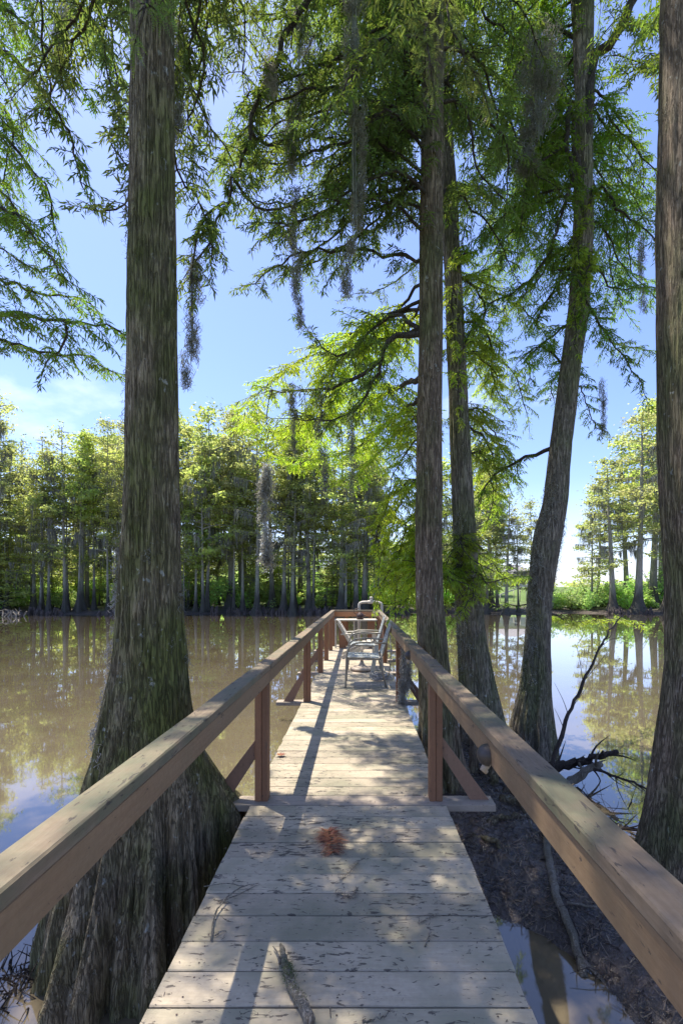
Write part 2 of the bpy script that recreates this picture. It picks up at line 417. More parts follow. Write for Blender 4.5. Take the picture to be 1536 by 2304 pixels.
# ------------------------------------------------------------------ setting: water, banks, mud
WZ = -0.75
def grid(x0, x1, nx, y0, y1, ny, fn, ygeo=False):
    xs = np.linspace(x0, x1, nx)
    ys = np.geomspace(y0, y1, ny) if ygeo else np.linspace(y0, y1, ny)
    X, Y = np.meshgrid(xs, ys)
    V = np.stack([X, Y, fn(X, Y)], -1).reshape(-1, 3)
    i, j = np.meshgrid(np.arange(ny - 1), np.arange(nx - 1), indexing='ij')
    Q = np.stack([i * nx + j, i * nx + j + 1, (i + 1) * nx + j + 1, (i + 1) * nx + j], -1).reshape(-1, 4)
    return V, Q
m = MB(); m.add([(-900, -400, WZ), (900, -400, WZ), (900, 900, WZ), (-900, 900, WZ)], [(0, 1, 2, 3)])
o = m.build('water', M['water'], kind='structure'); o['label'] = 'muddy brown still lake water mirroring trees and sky'

def shore(X):      # distance of the far waterline
    return 41.5 + 1.6 * np.sin(X * 0.11 + 1) + 1.1 * np.sin(X * 0.37) + 2.2 * (fbm(X * 0.3, X * 0 + 3) - 0.5)
def bank_h(X, Y):
    e = Y - shore(X)
    h = np.where(e < 0, 0.10 * e, 0.55 * (1 - np.exp(-np.maximum(e, 0) / 5.0)))
    lev = np.clip((Y - 62) / 22, 0, 1); lev = lev * lev * (3 - 2 * lev)
    h = h + lev * 2.2 * np.clip(1 - (Y - 110) / 400, 0.3, 1)
    return WZ + np.maximum(h, -1.0) + 0.10 * (fbm(X * 0.9, Y * 0.9, seed=4) - 0.5) * (e > -2)
V, Q = grid(-130, 130, 261, 37, 1500, 150, bank_h, True)
m = MB(); m.add(V, Q); o = m.build('ground', M['bank'], kind='structure'); o['label'] = 'far bank of dark mud rising to green grass'
V, Q = grid(-1500, 1500, 41, 132, 5500, 20, lambda X, Y: WZ + 1.6 + 0 * X, True)
m = MB(); m.add(V, Q); o = m.build('ground', M['bank'], kind='structure'); o['label'] = 'flat land reaching the horizon'
# land the dock starts from, behind the viewer
V, Q = grid(-60, 60, 60, -80, -2.2, 40, lambda X, Y: np.minimum(WZ - 0.15 + (-2.6 - Y) * 0.22 + 0.1 * fbm(X, Y), -0.06))
m = MB(); m.add(V, Q); o = m.build('ground', M['bank'], kind='structure'); o['label'] = 'grassy shore where the dock begins'

def mud_h(X, Y):
    e = 1 - (((X - 1.25) / 1.05) ** 2 + ((Y - 4.1) / 3.0) ** 2)
    e = e + 0.55 * (fbm(X * 1.6, Y * 1.6, seed=9) - 0.5)
    h = 0.16 * np.clip(e * 1.6, -1, 1)
    pud = np.exp(-(((X - 1.06 + .25 * (Y - 2.4)) / 0.38) ** 2 + ((Y - 2.3) / 0.85) ** 2) ** 1.4)
    h = h - 0.27 * pud
    h = h + 0.10 * np.exp(-(((X - 1.35) / 0.7) ** 2 + ((Y - 5.3) / 1.2) ** 2))
    return WZ + h + 0.05 * (fbm(X * 7, Y * 7, seed=2, o=4) - 0.5) + 0.018 * (vn(X * 40, Y * 40, seed=5) - 0.5)
V, Q = grid(-0.3, 3.0, 200, 0.4, 8.2, 420, mud_h)
m = MB(); m.add(V, Q); o = m.build('mud_bank', M['mud'], kind='structure'); o['label'] = 'dark wet mud flat beside the dock'

# ------------------------------------------------------------------ the boardwalk
DL, DR = -0.706, 0.575
dock = thing('boardwalk', 'weathered grey plank boardwalk with brown wooden railings running out over the lake', 'boardwalk', (0, 0, 0))
PITCH = 0.1435
CROSS = [0.35, 3.06, 5.74, 7.76, 9.14, 10.6]
y = -2.2; k = 0
while y < 11.6:
    yc = y + PITCH / 2
    isx = any(abs(yc - c) < PITCH / 2 for c in CROSS)
    w0 = random.uniform(.0018, .0042)
    l = DL + random.uniform(-0.006, 0.006); r = DR + random.uniform(-0.006, 0.006)
    zt = random.uniform(-0.0025, 0.0015)
    mb = MB()
    if isx:
        l, r = -0.98 - 0.05 * (k % 2), 0.895
        box(mb, l, r, y + 0.004, y + PITCH - 0.004, -0.045, 0.0, 0.003, 'x')
        mb.build('cross_beam', M['beam'], dock, smooth=False, origin=((l + r) / 2, yc, -0.02))
    else:
        box(mb, l, r, y + w0, y + PITCH - random.uniform(0.0012, 0.004), -0.038, zt, 0.0035, 'x', jit=0.0007)
        ob = mb.build('deck_board', M['deck'], dock, smooth=False, origin=((l + r) / 2, yc, -0.02))
        ob.rotation_euler.z = random.uniform(-0.0012, 0.0012)
    y += PITCH; k += 1
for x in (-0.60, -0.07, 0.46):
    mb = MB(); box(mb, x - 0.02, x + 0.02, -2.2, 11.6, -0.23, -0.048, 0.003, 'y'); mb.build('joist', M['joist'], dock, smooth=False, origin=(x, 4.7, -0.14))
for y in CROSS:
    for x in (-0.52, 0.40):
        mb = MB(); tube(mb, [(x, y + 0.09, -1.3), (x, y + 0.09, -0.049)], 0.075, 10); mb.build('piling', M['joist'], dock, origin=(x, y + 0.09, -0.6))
# rails: flat cap and a rail board on edge below it, in lengths that butt on the posts
LX0, LX1 = -0.684, -0.594
RX0, RX1 = 0.466, 0.555
def run(x0, x1, ys, off):
    for a, b in zip(ys[:-1], ys[1:]):
        mb = MB(); box(mb, x0, x1, a + 0.0012, b - 0.0012, 0.862, 0.900 + random.uniform(-.0015, .0015), 0.005, 'y', jit=0.0012)
        mb.build('rail_cap', M['cap'], dock, smooth=False, origin=((x0 + x1) / 2, (a + b) / 2, 0.88))
        mb = MB()
        xa, xb = (x1 - 0.046, x1 - 0.006) if off < 0 else (x0 + 0.006, x0 + 0.046)
        box(mb, xa, xb, a + 0.0015, b - 0.0015, 0.772, 0.8605, 0.004, 'y', jit=0.0008)
        mb.build('rail_board', M['rail'], dock, smooth=False, origin=((xa + xb) / 2, (a + b) / 2, 0.82))
run(LX0, LX1, [-2.2, 0.18, 3.08, 5.76, 9.2, 11.56], -1)
run(RX0, RX1, [-2.2, 0.10, 2.98, 5.78, 8.9, 11.56], 1)
# outer rail board on the near posts, and end rail
mb = MB(); box(mb, LX1 + .001, RX0 - .001, 11.46, 11.552, 0.862, 0.9, 0.004, 'x'); mb.build('rail_cap', M['cap'], dock, smooth=False, origin=(0, 11.5, .88))
mb = MB(); box(mb, LX1 + .001, RX0 - .001, 11.45, 11.49, 0.74, 0.8605, 0.004, 'x'); mb.build('rail_board', M['post'], dock, smooth=False, origin=(0, 11.47, .8))
def post(x0, x1, y, w=0.088, h=0.8605, d=0.088, z0=0.001):
    mb = MB(); box(mb, x0, x1, y - d / 2, y + d / 2, z0, h, 0.005, 'z'); mb.build('post', M['post'], dock, smooth=False, origin=((x0 + x1) / 2, y, .43))
for y in CROSS:
    post(LX0 - 0.002, LX1 - 0.048, y, h=0.8605)
    post(LX1 - 0.047, LX1 - 0.0065, y, h=0.7705)
for y in CROSS[:3] + [8.8, 10.6]:
    post(RX0 + 0.047, RX1 + 0.002, y, h=0.8605)
    post(RX0 + 0.0065, RX0 + 0.046, y, h=0.7705)
for x in (-0.30, 0.30):
    post(x - 0.045, x + 0.045, 11.51, h=0.8605)
mb = MB()
for xc, ys in (((LX0 + LX1) / 2, [.30, 3.02, 3.13, 5.70, 5.82, 7.76, 9.14, 10.6]), ((RX0 + RX1) / 2, [.22, 2.93, 3.04, 5.73, 5.84, 8.85, 10.6])):
    for yy in ys:
        for sx in (-.022, .022):
            mb.add([(xc + sx + .005 * math.cos(a), yy + .005 * math.sin(a), .9022) for a in np.arange(6) * math.pi / 3], [(0, 1, 2, 3, 4, 5)])
for yy in CROSS:
    for zz in (.79, .84):
        for xf, sg in ((LX1 - .0035, 1), (RX0 + .0035, -1)):
            mb.add([(xf, yy + .006 * math.cos(a) * sg, zz + .006 * math.sin(a)) for a in np.arange(6) * math.pi / 3], [(0, 1, 2, 3, 4, 5)])
mb.build('screw_heads', M['iron'], dock, kind='stuff', smooth=False)
post(LX0, LX1, 11.46, h=0.861); post(RX0, RX1, 11.46, h=0.861)
def brace(x0, z1, x1, y, name='brace'):
    """45 degree outrigger brace from the post down to the end of the long cross beam"""
    s = 1 if x1 > x0 else -1; w = 0.088
    V = []
    for yy in (y - 0.019, y + 0.019):
        V += [(x0, yy, z1), (x0, yy, z1 - w * 1.41), (x1 - s * w * 1.41, yy, 0.001), (x1, yy, 0.001)]
    mb = MB(); mb.add(V, [(0, 1, 2, 3), (7, 6, 5, 4), (0, 4, 5, 1), (1, 5, 6, 2), (2, 6, 7, 3), (3, 7, 4, 0)])
    mb.build(name, M['brace'], dock, smooth=False, origin=((x0 + x1) / 2, y, z1 / 2))
for i, y in enumerate(CROSS):
    e = -0.96 - 0.05 * (i % 2)
    brace(LX0 - 0.003, 0.40, e + 0.02, y)
for y in CROSS[:3]:
    brace(RX1 + 0.003, 0.42, 0.87, y)
# dark domes under the right rail
for (px, py, d, r) in ((1093, 1678, 1.66, .040), (921, 1465, 4.2, .045)):
    x = RX0 + 0.005; z = 0.80
    a = np.linspace(0, np.pi / 2, 7); V = []; seg = 16
    for t in a:
        for q in range(seg):
            V.append((x - r * math.sin(t) * 1.0, d + r * math.cos(t) * math.cos(q * 2 * math.pi / seg) + 0, z + r * math.cos(t) * math.sin(q * 2 * math.pi / seg)))
    Q = [(i * seg + q, i * seg + (q + 1) % seg, (i + 1) * seg + (q + 1) % seg, (i + 1) * seg + q) for i in range(6) for q in range(seg)]
    mb = MB(); mb.add(V, Q); dm = mb.build('dome_light', M['dark'], dock, origin=(x, d, z))
    mb = MB(); tube(mb, [(x + .002, d, z - r * .6), (x - r * .4, d, z - r * 1.35), (x - r * .1, d, z - r * 1.6)], [r * .4, r * .35, r * .2], 8)
    mb.build('bracket', M['tan'], dm)

# ------------------------------------------------------------------ furniture at the end
def patio_chair(loc, label):
    """tube-frame armchair with woven webbing, faces -x; origin on the floor"""
    t = thing('patio_chair', label, 'chair', loc, 'metal patio chairs side by side on the deck')
    ox, oy, _ = loc; W = 0.27
    def pt(x, yy, z): return (ox + x, oy + yy, z)
    for s in (-1, 1):
        yy = s * W
        pa = [pt(-.285, yy, 0), pt(-.275, yy, .3), pt(-.262, yy, .5), pt(-.20, yy, .61), pt(-.10, yy, .645), pt(.05, yy, .65), pt(.30, yy, .637)]
        mb = MB(); tube(mb, smooth_path(pa, 22), 0.0125, 8); mb.build('arm_frame', M['metal'], t)
        mb = MB(); tube(mb, [pt(.30, yy * .97, 0), pt(.255, yy * .97, .2), pt(.235, yy * .97, .45)], 0.0125, 8); mb.build('leg', M['metal'], t)
        mb = MB(); tube(mb, smooth_path([pt(-.27, yy * .95, .43), pt(0, yy * .95, .425), pt(.20, yy * .95, .415), pt(.27, yy * .95, .55), pt(.38, yy * .95, .93)], 16), 0.0125, 8)
        mb.build('side_frame', M['metal'], t)
    for (x, z) in ((-.27, .43), (.38, .93), (.21, .41)):
        mb = MB(); tube(mb, [pt(x, -W * .95, z), pt(x, W * .95, z)], 0.012, 8); mb.build('cross_bar', M['metal'], t)
    def weave(a, b, nx, name):
        a = np.array(a); b = np.array(b); u = (b - a); L = np.linalg.norm(u); u = u / L
        yv = np.array((0, 1, 0)); n = np.cross(u, yv)
        for j in range(nx):
            c = a + u * L * (j + .5) / nx; w = L / nx * .40; mb = MB(); V = []
            for q in range(11):
                yy = -W * .95 + 1.9 * W * q / 10; o_ = n * .003 * (1 if (q + j) % 2 else -1)
                V += [c - u * w + yv * yy + o_, c + u * w + yv * yy + o_]
            mb.add(np.array(V) , [(2 * q, 2 * q + 1, 2 * q + 3, 2 * q + 2) for q in range(10)])
            mb.build(name, M['strap'], t)
        for j in range(8):
            yy = -W * .95 + 1.9 * W * (j + .5) / 8; mb = MB(); V = []
            for q in range(nx * 2 + 1):
                c = a + u * L * q / (nx * 2) + n * .004 * math.sin((q + j) * math.pi / 1.0 + .8)
                V += [c + yv * (yy - .024), c + yv * (yy + .024)]
            mb.add(np.array(V), [(2 * q, 2 * q + 1, 2 * q + 3, 2 * q + 2) for q in range(nx * 2)])
            mb.build(name, M['strap'], t)
    weave(pt(-.26, 0, .442), pt(.20, 0, .428), 8, 'seat_strap')
    weave(pt(.232, 0, .47), pt(.372, 0, .915), 8, 'back_strap')
    return t
patio_chair((0.10, 6.80, 0), 'nearer grey metal armchair with woven blue-grey back, standing closest on the deck')
patio_chair((0.10, 8.30, 0), 'second metal armchair with pale webbing, behind the nearer one on the deck')

# low white slatted chair beyond, leaning back to the left
t = thing('slatted_chair', 'low white slatted wooden lounge chair by the counter at the dock end', 'chair', (-0.15, 9.55, 0))
def plank(mb, a, b, w, th, nrm):
    a, b = np.array(a, float), np.array(b, float); u = b - a; u /= np.linalg.norm(u); n = np.array(nrm, float); n -= u * n.dot(u); n /= np.linalg.norm(n); s = np.cross(u, n)
    V = [q + s * i * w / 2 + n * j * th / 2 for q in (a, b) for (i, j) in ((-1, -1), (1, -1), (1, 1), (-1, 1))]
    mb.add(V, [(3, 2, 1, 0), (4, 5, 6, 7), (0, 1, 5, 4), (1, 2, 6, 5), (2, 3, 7, 6), (3, 0, 4, 7)]); return mb
for q in range(6):
    f = q / 5
    x = -.40 + .27 * f; z = .74 - .44 * f
    plank(MB(), (x, 9.30, z), (x, 9.80, z), .085, .018, (1, 0, .6)).build('back_slat', M['white'], t, smooth=False)
for q in range(5):
    f = q / 4; x = -.08 + .40 * f; z = .27 + .09 * f
    plank(MB(), (x, 9.30, z), (x, 9.80, z), .08, .018, (0, 0, 1)).build('seat_slat', M['white'], t, smooth=False)
for yy in (9.285, 9.815):
    plank(MB(), (-.42, yy, .74), (-.13, yy, .26), .05, .022, (0, 1, 0)).build('back_rail', M['white'], t, smooth=False)
    plank(MB(), (-.34, yy, .02), (.36, yy, .35), .08, .022, (0, 1, 0)).build('leg', M['white'], t, smooth=False)
    plank(MB(), (.33, yy, 0), (.33, yy, .50), .07, .022, (0, 1, 0)).build('leg', M['white'], t, smooth=False)
    plank(MB(), (-.36, yy, .50), (.40, yy, .53), .09, .02, (0, 0, 1)).build('armrest', M['white'], t, smooth=False)
lp = thing('leaning_plank', 'pale short plank leaning against the chair from the deck', 'plank', (.2, 7.38, 0))
plank(MB(), (.30, 7.45, .50), (.21, 7.30, .008), .062, .03, (0, 1, .2)).build('board', M['white'], lp, smooth=False)

# parasol foot
t = thing('parasol_base', 'round ornate tan parasol foot with a short pole stub on the deck', 'parasol base', (.06, 7.95, 0))
def lathe(mb, cx, cy, prof, seg=24, wav=0.0, nw=8):
    V = []
    for (r, z) in prof:
        for q in range(seg):
            a = q * 2 * math.pi / seg; rr = r * (1 + wav * math.cos(nw * a)); V.append((cx + rr * math.cos(a), cy + rr * math.sin(a), z))
    n = len(prof)
    mb.add(V, [(i * seg + q, i * seg + (q + 1) % seg, (i + 1) * seg + (q + 1) % seg, (i + 1) * seg + q) for i in range(n - 1) for q in range(seg)]); return mb
lathe(MB(), .06, 7.95, [(.0, .012), (.19, .012), (.20, .03), (.20, .05), (.18, .06), (.12, .07), (.06, .09), (.035, .13), (.03, .16), (0, .16)], 32, .04, 12).build('foot', M['tan'], t)
tube(MB(), [(.06, 7.95, .15), (.06, 7.95, .40)], .024, 12).build('pole_stub', M['tan'], t)
for q in range(4):
    a = q * math.pi / 2 + .6
    tube(MB(), [(.06 + .17 * math.cos(a), 7.95 + .17 * math.sin(a), .001), (.06 + .17 * math.cos(a), 7.95 + .17 * math.sin(a), .02)], .02, 8).build('pad', M['dark'], t)

# coiled hose by the right rail
t = thing('garden_hose', 'loosely coiled grey hose lying on the deck by the right rail', 'hose', (.40, 7.2, 0))
pts = []
for q in range(130):
    a = q * .33; r = .12 + .045 * math.sin(q * .21) ; pts.append((.36 + r * 1.0 * math.cos(a) , 7.25 + r * 1.6 * math.sin(a) + .12 * math.sin(q * .05), .012 + .10 * (0.5 + .5 * math.sin(q * .17)) * q / 130))
tube(MB(), smooth_path(pts, 260), .009, 6).build('coil', M['hose'], t)
tube(MB(), smooth_path([(.27, 7.2, .02), (.40, 6.9, .05), (.44, 6.55, .2), (.455, 6.4, .5), (.45, 6.5, .76)], 30), .008, 6).build('hose_end', M['hose'], t)

# counter at the end
t = thing('counter', 'pale plank counter shelf built across the end of the dock', 'counter', (0, 11.15, 0))
mb = MB(); box(mb, -.58, .45, 10.98, 11.43, .655, .69, .004, 'x'); mb.build('shelf', M['white'], t, smooth=False, origin=(-.06, 11.2, .67))
for (x0, x1, mt) in ((-.57, -.53, 'white'), (-.47, -.30, 'post'), (.22, .40, 'post'), (-.12, -.09, 'white')):
    mb = MB(); box(mb, x0, x1, 11.05, 11.09, .001, .654, .003, 'z'); mb.build('leg', M[mt], t, smooth=False, origin=((x0 + x1) / 2, 11.07, .3))
# kettle
t = thing('kettle', 'small dark iron kettle standing on the counter at the dock end', 'kettle', (.04, 11.12, .69))
lathe(MB(), .04, 11.12, [(0, .691), (.075, .691), (.09, .72), (.095, .77), (.08, .82), (.05, .84), (.045, .855), (0, .86)], 20).build('body', M['iron'], t)
tube(MB(), smooth_path([(-.04, 11.12, .80), (-.11, 11.12, .86), (-.10, 11.12, .93), (-.02, 11.12, .955), (.02, 11.12, .94)], 16), .008, 6).build('handle', M['iron'], t)
tube(MB(), [(.11, 11.12, .75), (.16, 11.12, .79), (.18, 11.12, .82)], [.018, .012, .01], 8).build('spout', M['iron'], t)
lathe(MB(), .04, 11.12, [(.012, .858), (.016, .875), (0, .885)], 10).build('lid_knob', M['iron'], t)
# cup holder on a stem
t = thing('cup_holder', 'tan bucket-shaped cup holder on a thin curved stem beside the counter', 'cup holder', (.40, 10.2, 0))
lathe(MB(), .40, 10.2, [(0, .80), (.048, .80), (.062, .86), (.066, .90), (.072, .905), (.072, .915), (.058, .912), (.05, .82), (0, .815)], 18).build('cup', M['tan'], t)
tube(MB(), smooth_path([(.40, 10.2, .80), (.405, 10.2, .7), (.43, 10.2, .58), (.462, 10.2, .50)], 14), .007, 6).build('stem', M['iron'], t)
# white water pipe beyond the end rail
t = thing('water_pipe', 'white plastic pipe arching up just beyond the end rail', 'pipe', (.3, 11.75, 0))
tube(MB(), smooth_path([(.02, 11.75, -.9), (.02, 11.75, .3), (.02, 11.75, .98), (.035, 11.75, 1.06), (.10, 11.75, 1.09), (.30, 11.75, 1.095), (.50, 11.75, 1.09), (.58, 11.75, 1.06), (.60, 11.75, .98), (.60, 11.75, .2), (.60, 11.75, -.9)], 60), .034, 12).build('pipe_run', M['pvc'], t)
tube(MB(), [(.33, 11.75, 1.10), (.33, 11.75, 1.19)], [.045, .042], 12).build('riser', M['pvc'], t)
tube(MB(), [(.33, 11.75, 1.185), (.33, 11.75, 1.235)], [.052, .03], 12).build('cap', M['pvc'], t)
tube(MB(), [(.24, 11.75, 1.096), (.42, 11.75, 1.096)], .045, 12).build('tee', M['pvc'], t)

# ------------------------------------------------------------------ near cypress trees
def trunk_mesh(rows, d, seg, nz, flute, lobes, seed, base_z, top, rough=0.006, extra=None, base_r=None):
    """rows: (py, px centre, px halfwidth) seen at distance d; becomes centre line and radius by height"""
    zs, xs, rs = [], [], []
    for py, px, hw in rows:
        p = P(px, py, d); zs.append(p[2]); xs.append(p[0]); rs.append(hw * d / F)
    o = np.argsort(zs); zs = np.array(zs)[o]; xs = np.array(xs)[o]; rs = np.array(rs)[o]
    if base_r: zs = np.concatenate([[base_z], zs]); xs = np.concatenate([[xs[0]], xs]); rs = np.concatenate([[base_r], rs])
    for (z, dx, r) in top: zs = np.append(zs, z); xs = np.append(xs, xs[-1] + dx); rs = np.append(rs, r)
    f = np.linspace(0, 1, nz) ** 1.5
    Z = base_z + (zs[-1] - base_z) * f
    X = np.interp(Z, zs, xs); R = np.interp(Z, zs, rs)
    for _ in range(3):
        X[1:-1] = .25 * X[:-2] + .5 * X[1:-1] + .25 * X[2:]; R[1:-1] = .25 * R[:-2] + .5 * R[1:-1] + .25 * R[2:]
    A = np.arange(seg) * 2 * np.pi / seg
    ZZ, AA = np.meshgrid(Z, A, indexing='ij'); RR = np.repeat(R[:, None], seg, 1)
    lob = np.zeros_like(AA)
    for (kk, ph, am) in lobes:
        tw = ph + 0.25 * (ZZ - base_z)
        lob += am * (2 * np.abs(np.sin(kk * AA / 2 + tw + 0.5 * np.sin(AA + ph))) ** 0.6 - 1.5)
    fl = np.interp(ZZ, [q[0] for q in flute], [q[1] for q in flute])
    RR = RR * (1 + fl * lob)
    if extra is not None: RR = RR + extra(AA, ZZ)
    arc = AA * RR
    b = fbm(np.cos(AA) * R[0] * 14, np.sin(AA) * R[0] * 14, ZZ * 1.6, seed, 4) - 0.5
    b2 = vn(np.cos(AA) * R[0] * 45, np.sin(AA) * R[0] * 45, ZZ * 5, seed + 3) - 0.5
    b3 = fbm(np.cos(AA) * 1.2, np.sin(AA) * 1.2, ZZ * .9, seed + 7, 3) - 0.5
    b4 = np.abs(fbm(np.cos(AA) * R[0] * 26, np.sin(AA) * R[0] * 26, ZZ * .8, seed + 11, 2) - .5)
    RR = RR + rough * (2.4 * b + 1.1 * b2 - np.exp(-b4 / .035) * .9) * (1 + 1.6 * fl * 5) + RR * 0.10 * b3
    V = np.stack([X[:, None] + RR * np.cos(AA), d + RR * np.sin(AA), ZZ], -1).reshape(-1, 3)
    i, j = np.meshgrid(np.arange(nz - 1), np.arange(seg), indexing='ij')
    Q = np.stack([i * seg + j, i * seg + (j + 1) % seg, (i + 1) * seg + (j + 1) % seg, (i + 1) * seg + j], -1).reshape(-1, 4)
    mb = MB(); mb.add(V, Q)
    ax = lambda z: np.array((np.interp(z, Z, X), d, z))
    return mb, ax

def limb_paths():
    return []

class Tree:
    def __init__(s, root, leaf='leaf'):
        s.root = root; s.leaf = leaf; s.tw = []; s.tmb = MB(); s.sub = []
    def limb(s, pts, r0, twig=0.45, dens=1.0, drop=0.35, start=0.12, n=None, lod=1, r1=0.006, wob=0.012, size=1.0, up=0.0, rec=True, wood=True):
        pts = np.asarray(pts, float)
        L = np.linalg.norm(np.diff(pts, axis=0), axis=1).sum()
        n = n or max(8, int(L / 0.10))
        p = smooth_path(pts, n, wob)
        rad = r0 + (r1 - r0) * np.linspace(0, 1, n) ** 0.8
        if wood:
            mb = MB(); tube(mb, p, rad, 7, rough=0.15)
            mb.build('branch', M['twig'], s.root, origin=p[0])
        T = np.gradient(p, axis=0); T /= np.linalg.norm(T, axis=1)[:, None] + 1e-9
        nt = int(L * (1 - start) / 0.075 * dens)
        for q in range(nt):
            f = start + (1 - start) * (q + random.random()) / max(nt, 1)
            i = min(int(f * (n - 1)), n - 1)
            t = T[i]; side = np.cross(t, (0, 0, 1.0)); side /= np.linalg.norm(side) + 1e-6
            sg = 1 if q % 2 else -1
            dr = side * sg * random.uniform(.5, 1.0) + t * random.uniform(.15, .75) + np.array((0, 0, random.uniform(-.55, .35) + up))
            dr /= np.linalg.norm(dr)
            tl = twig * random.uniform(.45, 1.1) * (1.0 - 0.45 * f)
            s.twig(p[i], dr, tl, drop, lod, size)
        s.twig(p[-1], T[-1], twig * .8, drop, lod, size)
        return p
    def twig(s, p0, dr, L, drop, lod, size):
        m = 6; q = [p0]; d_ = dr.copy()
        for i in range(m - 1):
            d_ = d_ + np.array((random.gauss(0, .08), random.gauss(0, .08), -drop * .22 + random.gauss(0, .06))); d_ /= np.linalg.norm(d_)
            q.append(q[-1] + d_ * L / (m - 1))
        q = np.array(q)
        tube(s.tmb, q, np.linspace(.0045, .0016, m) * (1 + L * .6), 3, cap=False)
        s.sub.append((q, lod, size))
        # side sprays
        for i in range(1, m - 1):
            for sg in (-1, 1):
                if random.random() < .12: continue
                t = q[i + 1] - q[i]; t /= np.linalg.norm(t)
                side = np.cross(t, (0, 0, 1.0)); side /= np.linalg.norm(side) + 1e-6
                dd = t * random.uniform(.5, 1.0) + side * sg * random.uniform(.5, .9) + np.array((0, 0, random.uniform(-.5, .05)))
                dd /= np.linalg.norm(dd)
                l = L * random.uniform(.26, .42) * (1.1 - i / m)
                w = np.array([q[i], q[i] + dd * l * .5, q[i] + dd * l + np.array((0, 0, -l * .18))])
                s.sub.append((w, lod, size))
    def finish(s):
        if s.tmb.n: s.tmb.build('twigs', M['twig'], s.root, kind='stuff')
        for lodsel in (1, 2):
            B, U, Nn, Ls = [], [], [], []
            for (q, lod, size) in s.sub:
                if lod != lodsel: continue
                seg = np.diff(q, axis=0); sl = np.linalg.norm(seg, axis=1); tot = sl.sum()
                if tot < .03: continue
                step = (0.019 if lod == 1 else 0.016) * size
                cnt = max(3, int(tot / step)); f = (np.arange(cnt) + RNG.random(cnt)) / cnt * (len(seg)) * .999
                i = f.astype(int); fr = (f - i)[:, None]
                base = q[i] + seg[i] * fr
                t = seg[i] / (sl[i][:, None] + 1e-9)
                up = np.array((0, 0, 1.0))
                side = np.cross(t, up); side /= np.linalg.norm(side, axis=1)[:, None] + 1e-6
                sg = np.where(np.arange(cnt) % 2, 1.0, -1.0)[:, None]
                u = t * RNG.uniform(.35, .95, (cnt, 1)) + side * sg * RNG.uniform(.5, 1, (cnt, 1)) + up * RNG.uniform(-.75, .25, (cnt, 1))
                u /= np.linalg.norm(u, axis=1)[:, None]
                B.append(base); U.append(u); Ls.append(RNG.uniform(.045, .085, cnt) * size)
                Nn.append(RNG.normal(0, .45, (cnt, 3)) + up)
            if not B: continue
            B = np.concatenate(B); U = np.concatenate(U); Ls = np.concatenate(Ls)[:, None]; Nn = np.concatenate(Nn)
            Sd = np.cross(U, Nn); Sd /= np.linalg.norm(Sd, axis=1)[:, None] + 1e-9
            col = np.clip(RNG.normal(.5, .22, len(B)), 0, 1)
            big = fbm(B[:, 0] * 1.3, B[:, 1] * 1.3, B[:, 2] * 1.3, 5, 2)
            col = np.clip(col + (big - .5) * .9, 0, 1)
            mb = MB(); n = len(B)
            if lodsel == 1:
                W = Ls * .105
                dn = np.array((0, 0, -1.0)) * Ls * .10
                V = np.stack([B, B + U * Ls * .45 + Sd * W, B + U * Ls + dn, B + U * Ls * .45 - Sd * W], 1).reshape(-1, 3)
                Q = np.arange(n * 4).reshape(-1, 4)
                mb.add(V, Q, np.repeat(col, 4))
            else:
                nl = 8; Vs = []; 
                for j in range(nl):
                    g = (j + .3) / nl; lw = Ls * .17 * math.sin(math.pi * (.18 + .78 * g)); c = B + U * Ls * g + np.array((0, 0, -1.0)) * Ls * .10 * g * g
                    for sg in (-1, 1):
                        a_ = c; b_ = c + (Sd * sg * .9 + U * .55) * lw; d_ = c + U * Ls * .085
                        Vs.append(np.stack([a_, b_, d_], 1))
                V = np.stack(Vs, 1).reshape(-1, 3)
                mb.add(V, np.arange(len(V)).reshape(-1, 3), np.repeat(col, nl * 2 * 3))
            o = mb.build('foliage', M[s.leaf], s.root, smooth=False, kind='stuff')

def moss_tuft(mb, top, length, width, n, wv=0.02, th=0.0016, curl=1.0, taper=True):
    """many thin wavy hanging strands"""
    top = np.asarray(top, float); m = 11
    for q in range(n):
        a = random.random() * 6.283; rr = width * math.sqrt(random.random())
        st = top + np.array((rr * math.cos(a), rr * math.sin(a), random.uniform(-.12, .02) * length))
        if top.size == 3 and random.random() < .55: st[2] -= random.random() * length * .55
        end = top[2] - length * (1 - .35 * (rr / max(width, 1e-6)) * random.random()) 
        l = min(max(.08, st[2] - end) * random.uniform(.25, 1.0), length)
        t = np.linspace(0, 1, m)
        pull = (1 - .55 * t) if taper else np.ones(m)
        ph = random.random() * 6.28; fq = random.uniform(7, 18)
        x = top[0] + (st[0] - top[0]) * pull + wv * np.sin(ph + fq * t) * .5 * curl + np.cumsum(RNG.normal(0, wv * .28, m))
        y_ = top[1] + (st[1] - top[1]) * pull + wv * np.cos(ph * 1.7 + fq * 1.1 * t) * .5 * curl + np.cumsum(RNG.normal(0, wv * .28, m))
        z = st[2] - l * t
        c = np.stack([x, y_, z], 1)
        ang = random.random() * 3.14; s_ = np.array((math.cos(ang), math.sin(ang), 0)) * th * random.uniform(.7, 1.4)
        V = np.stack([c - s_, c + s_], 1).reshape(-1, 3)
        mb.add(V, [(2 * i, 2 * i + 1, 2 * i + 3, 2 * i + 2) for i in range(m - 1)], random.random())
    return mb

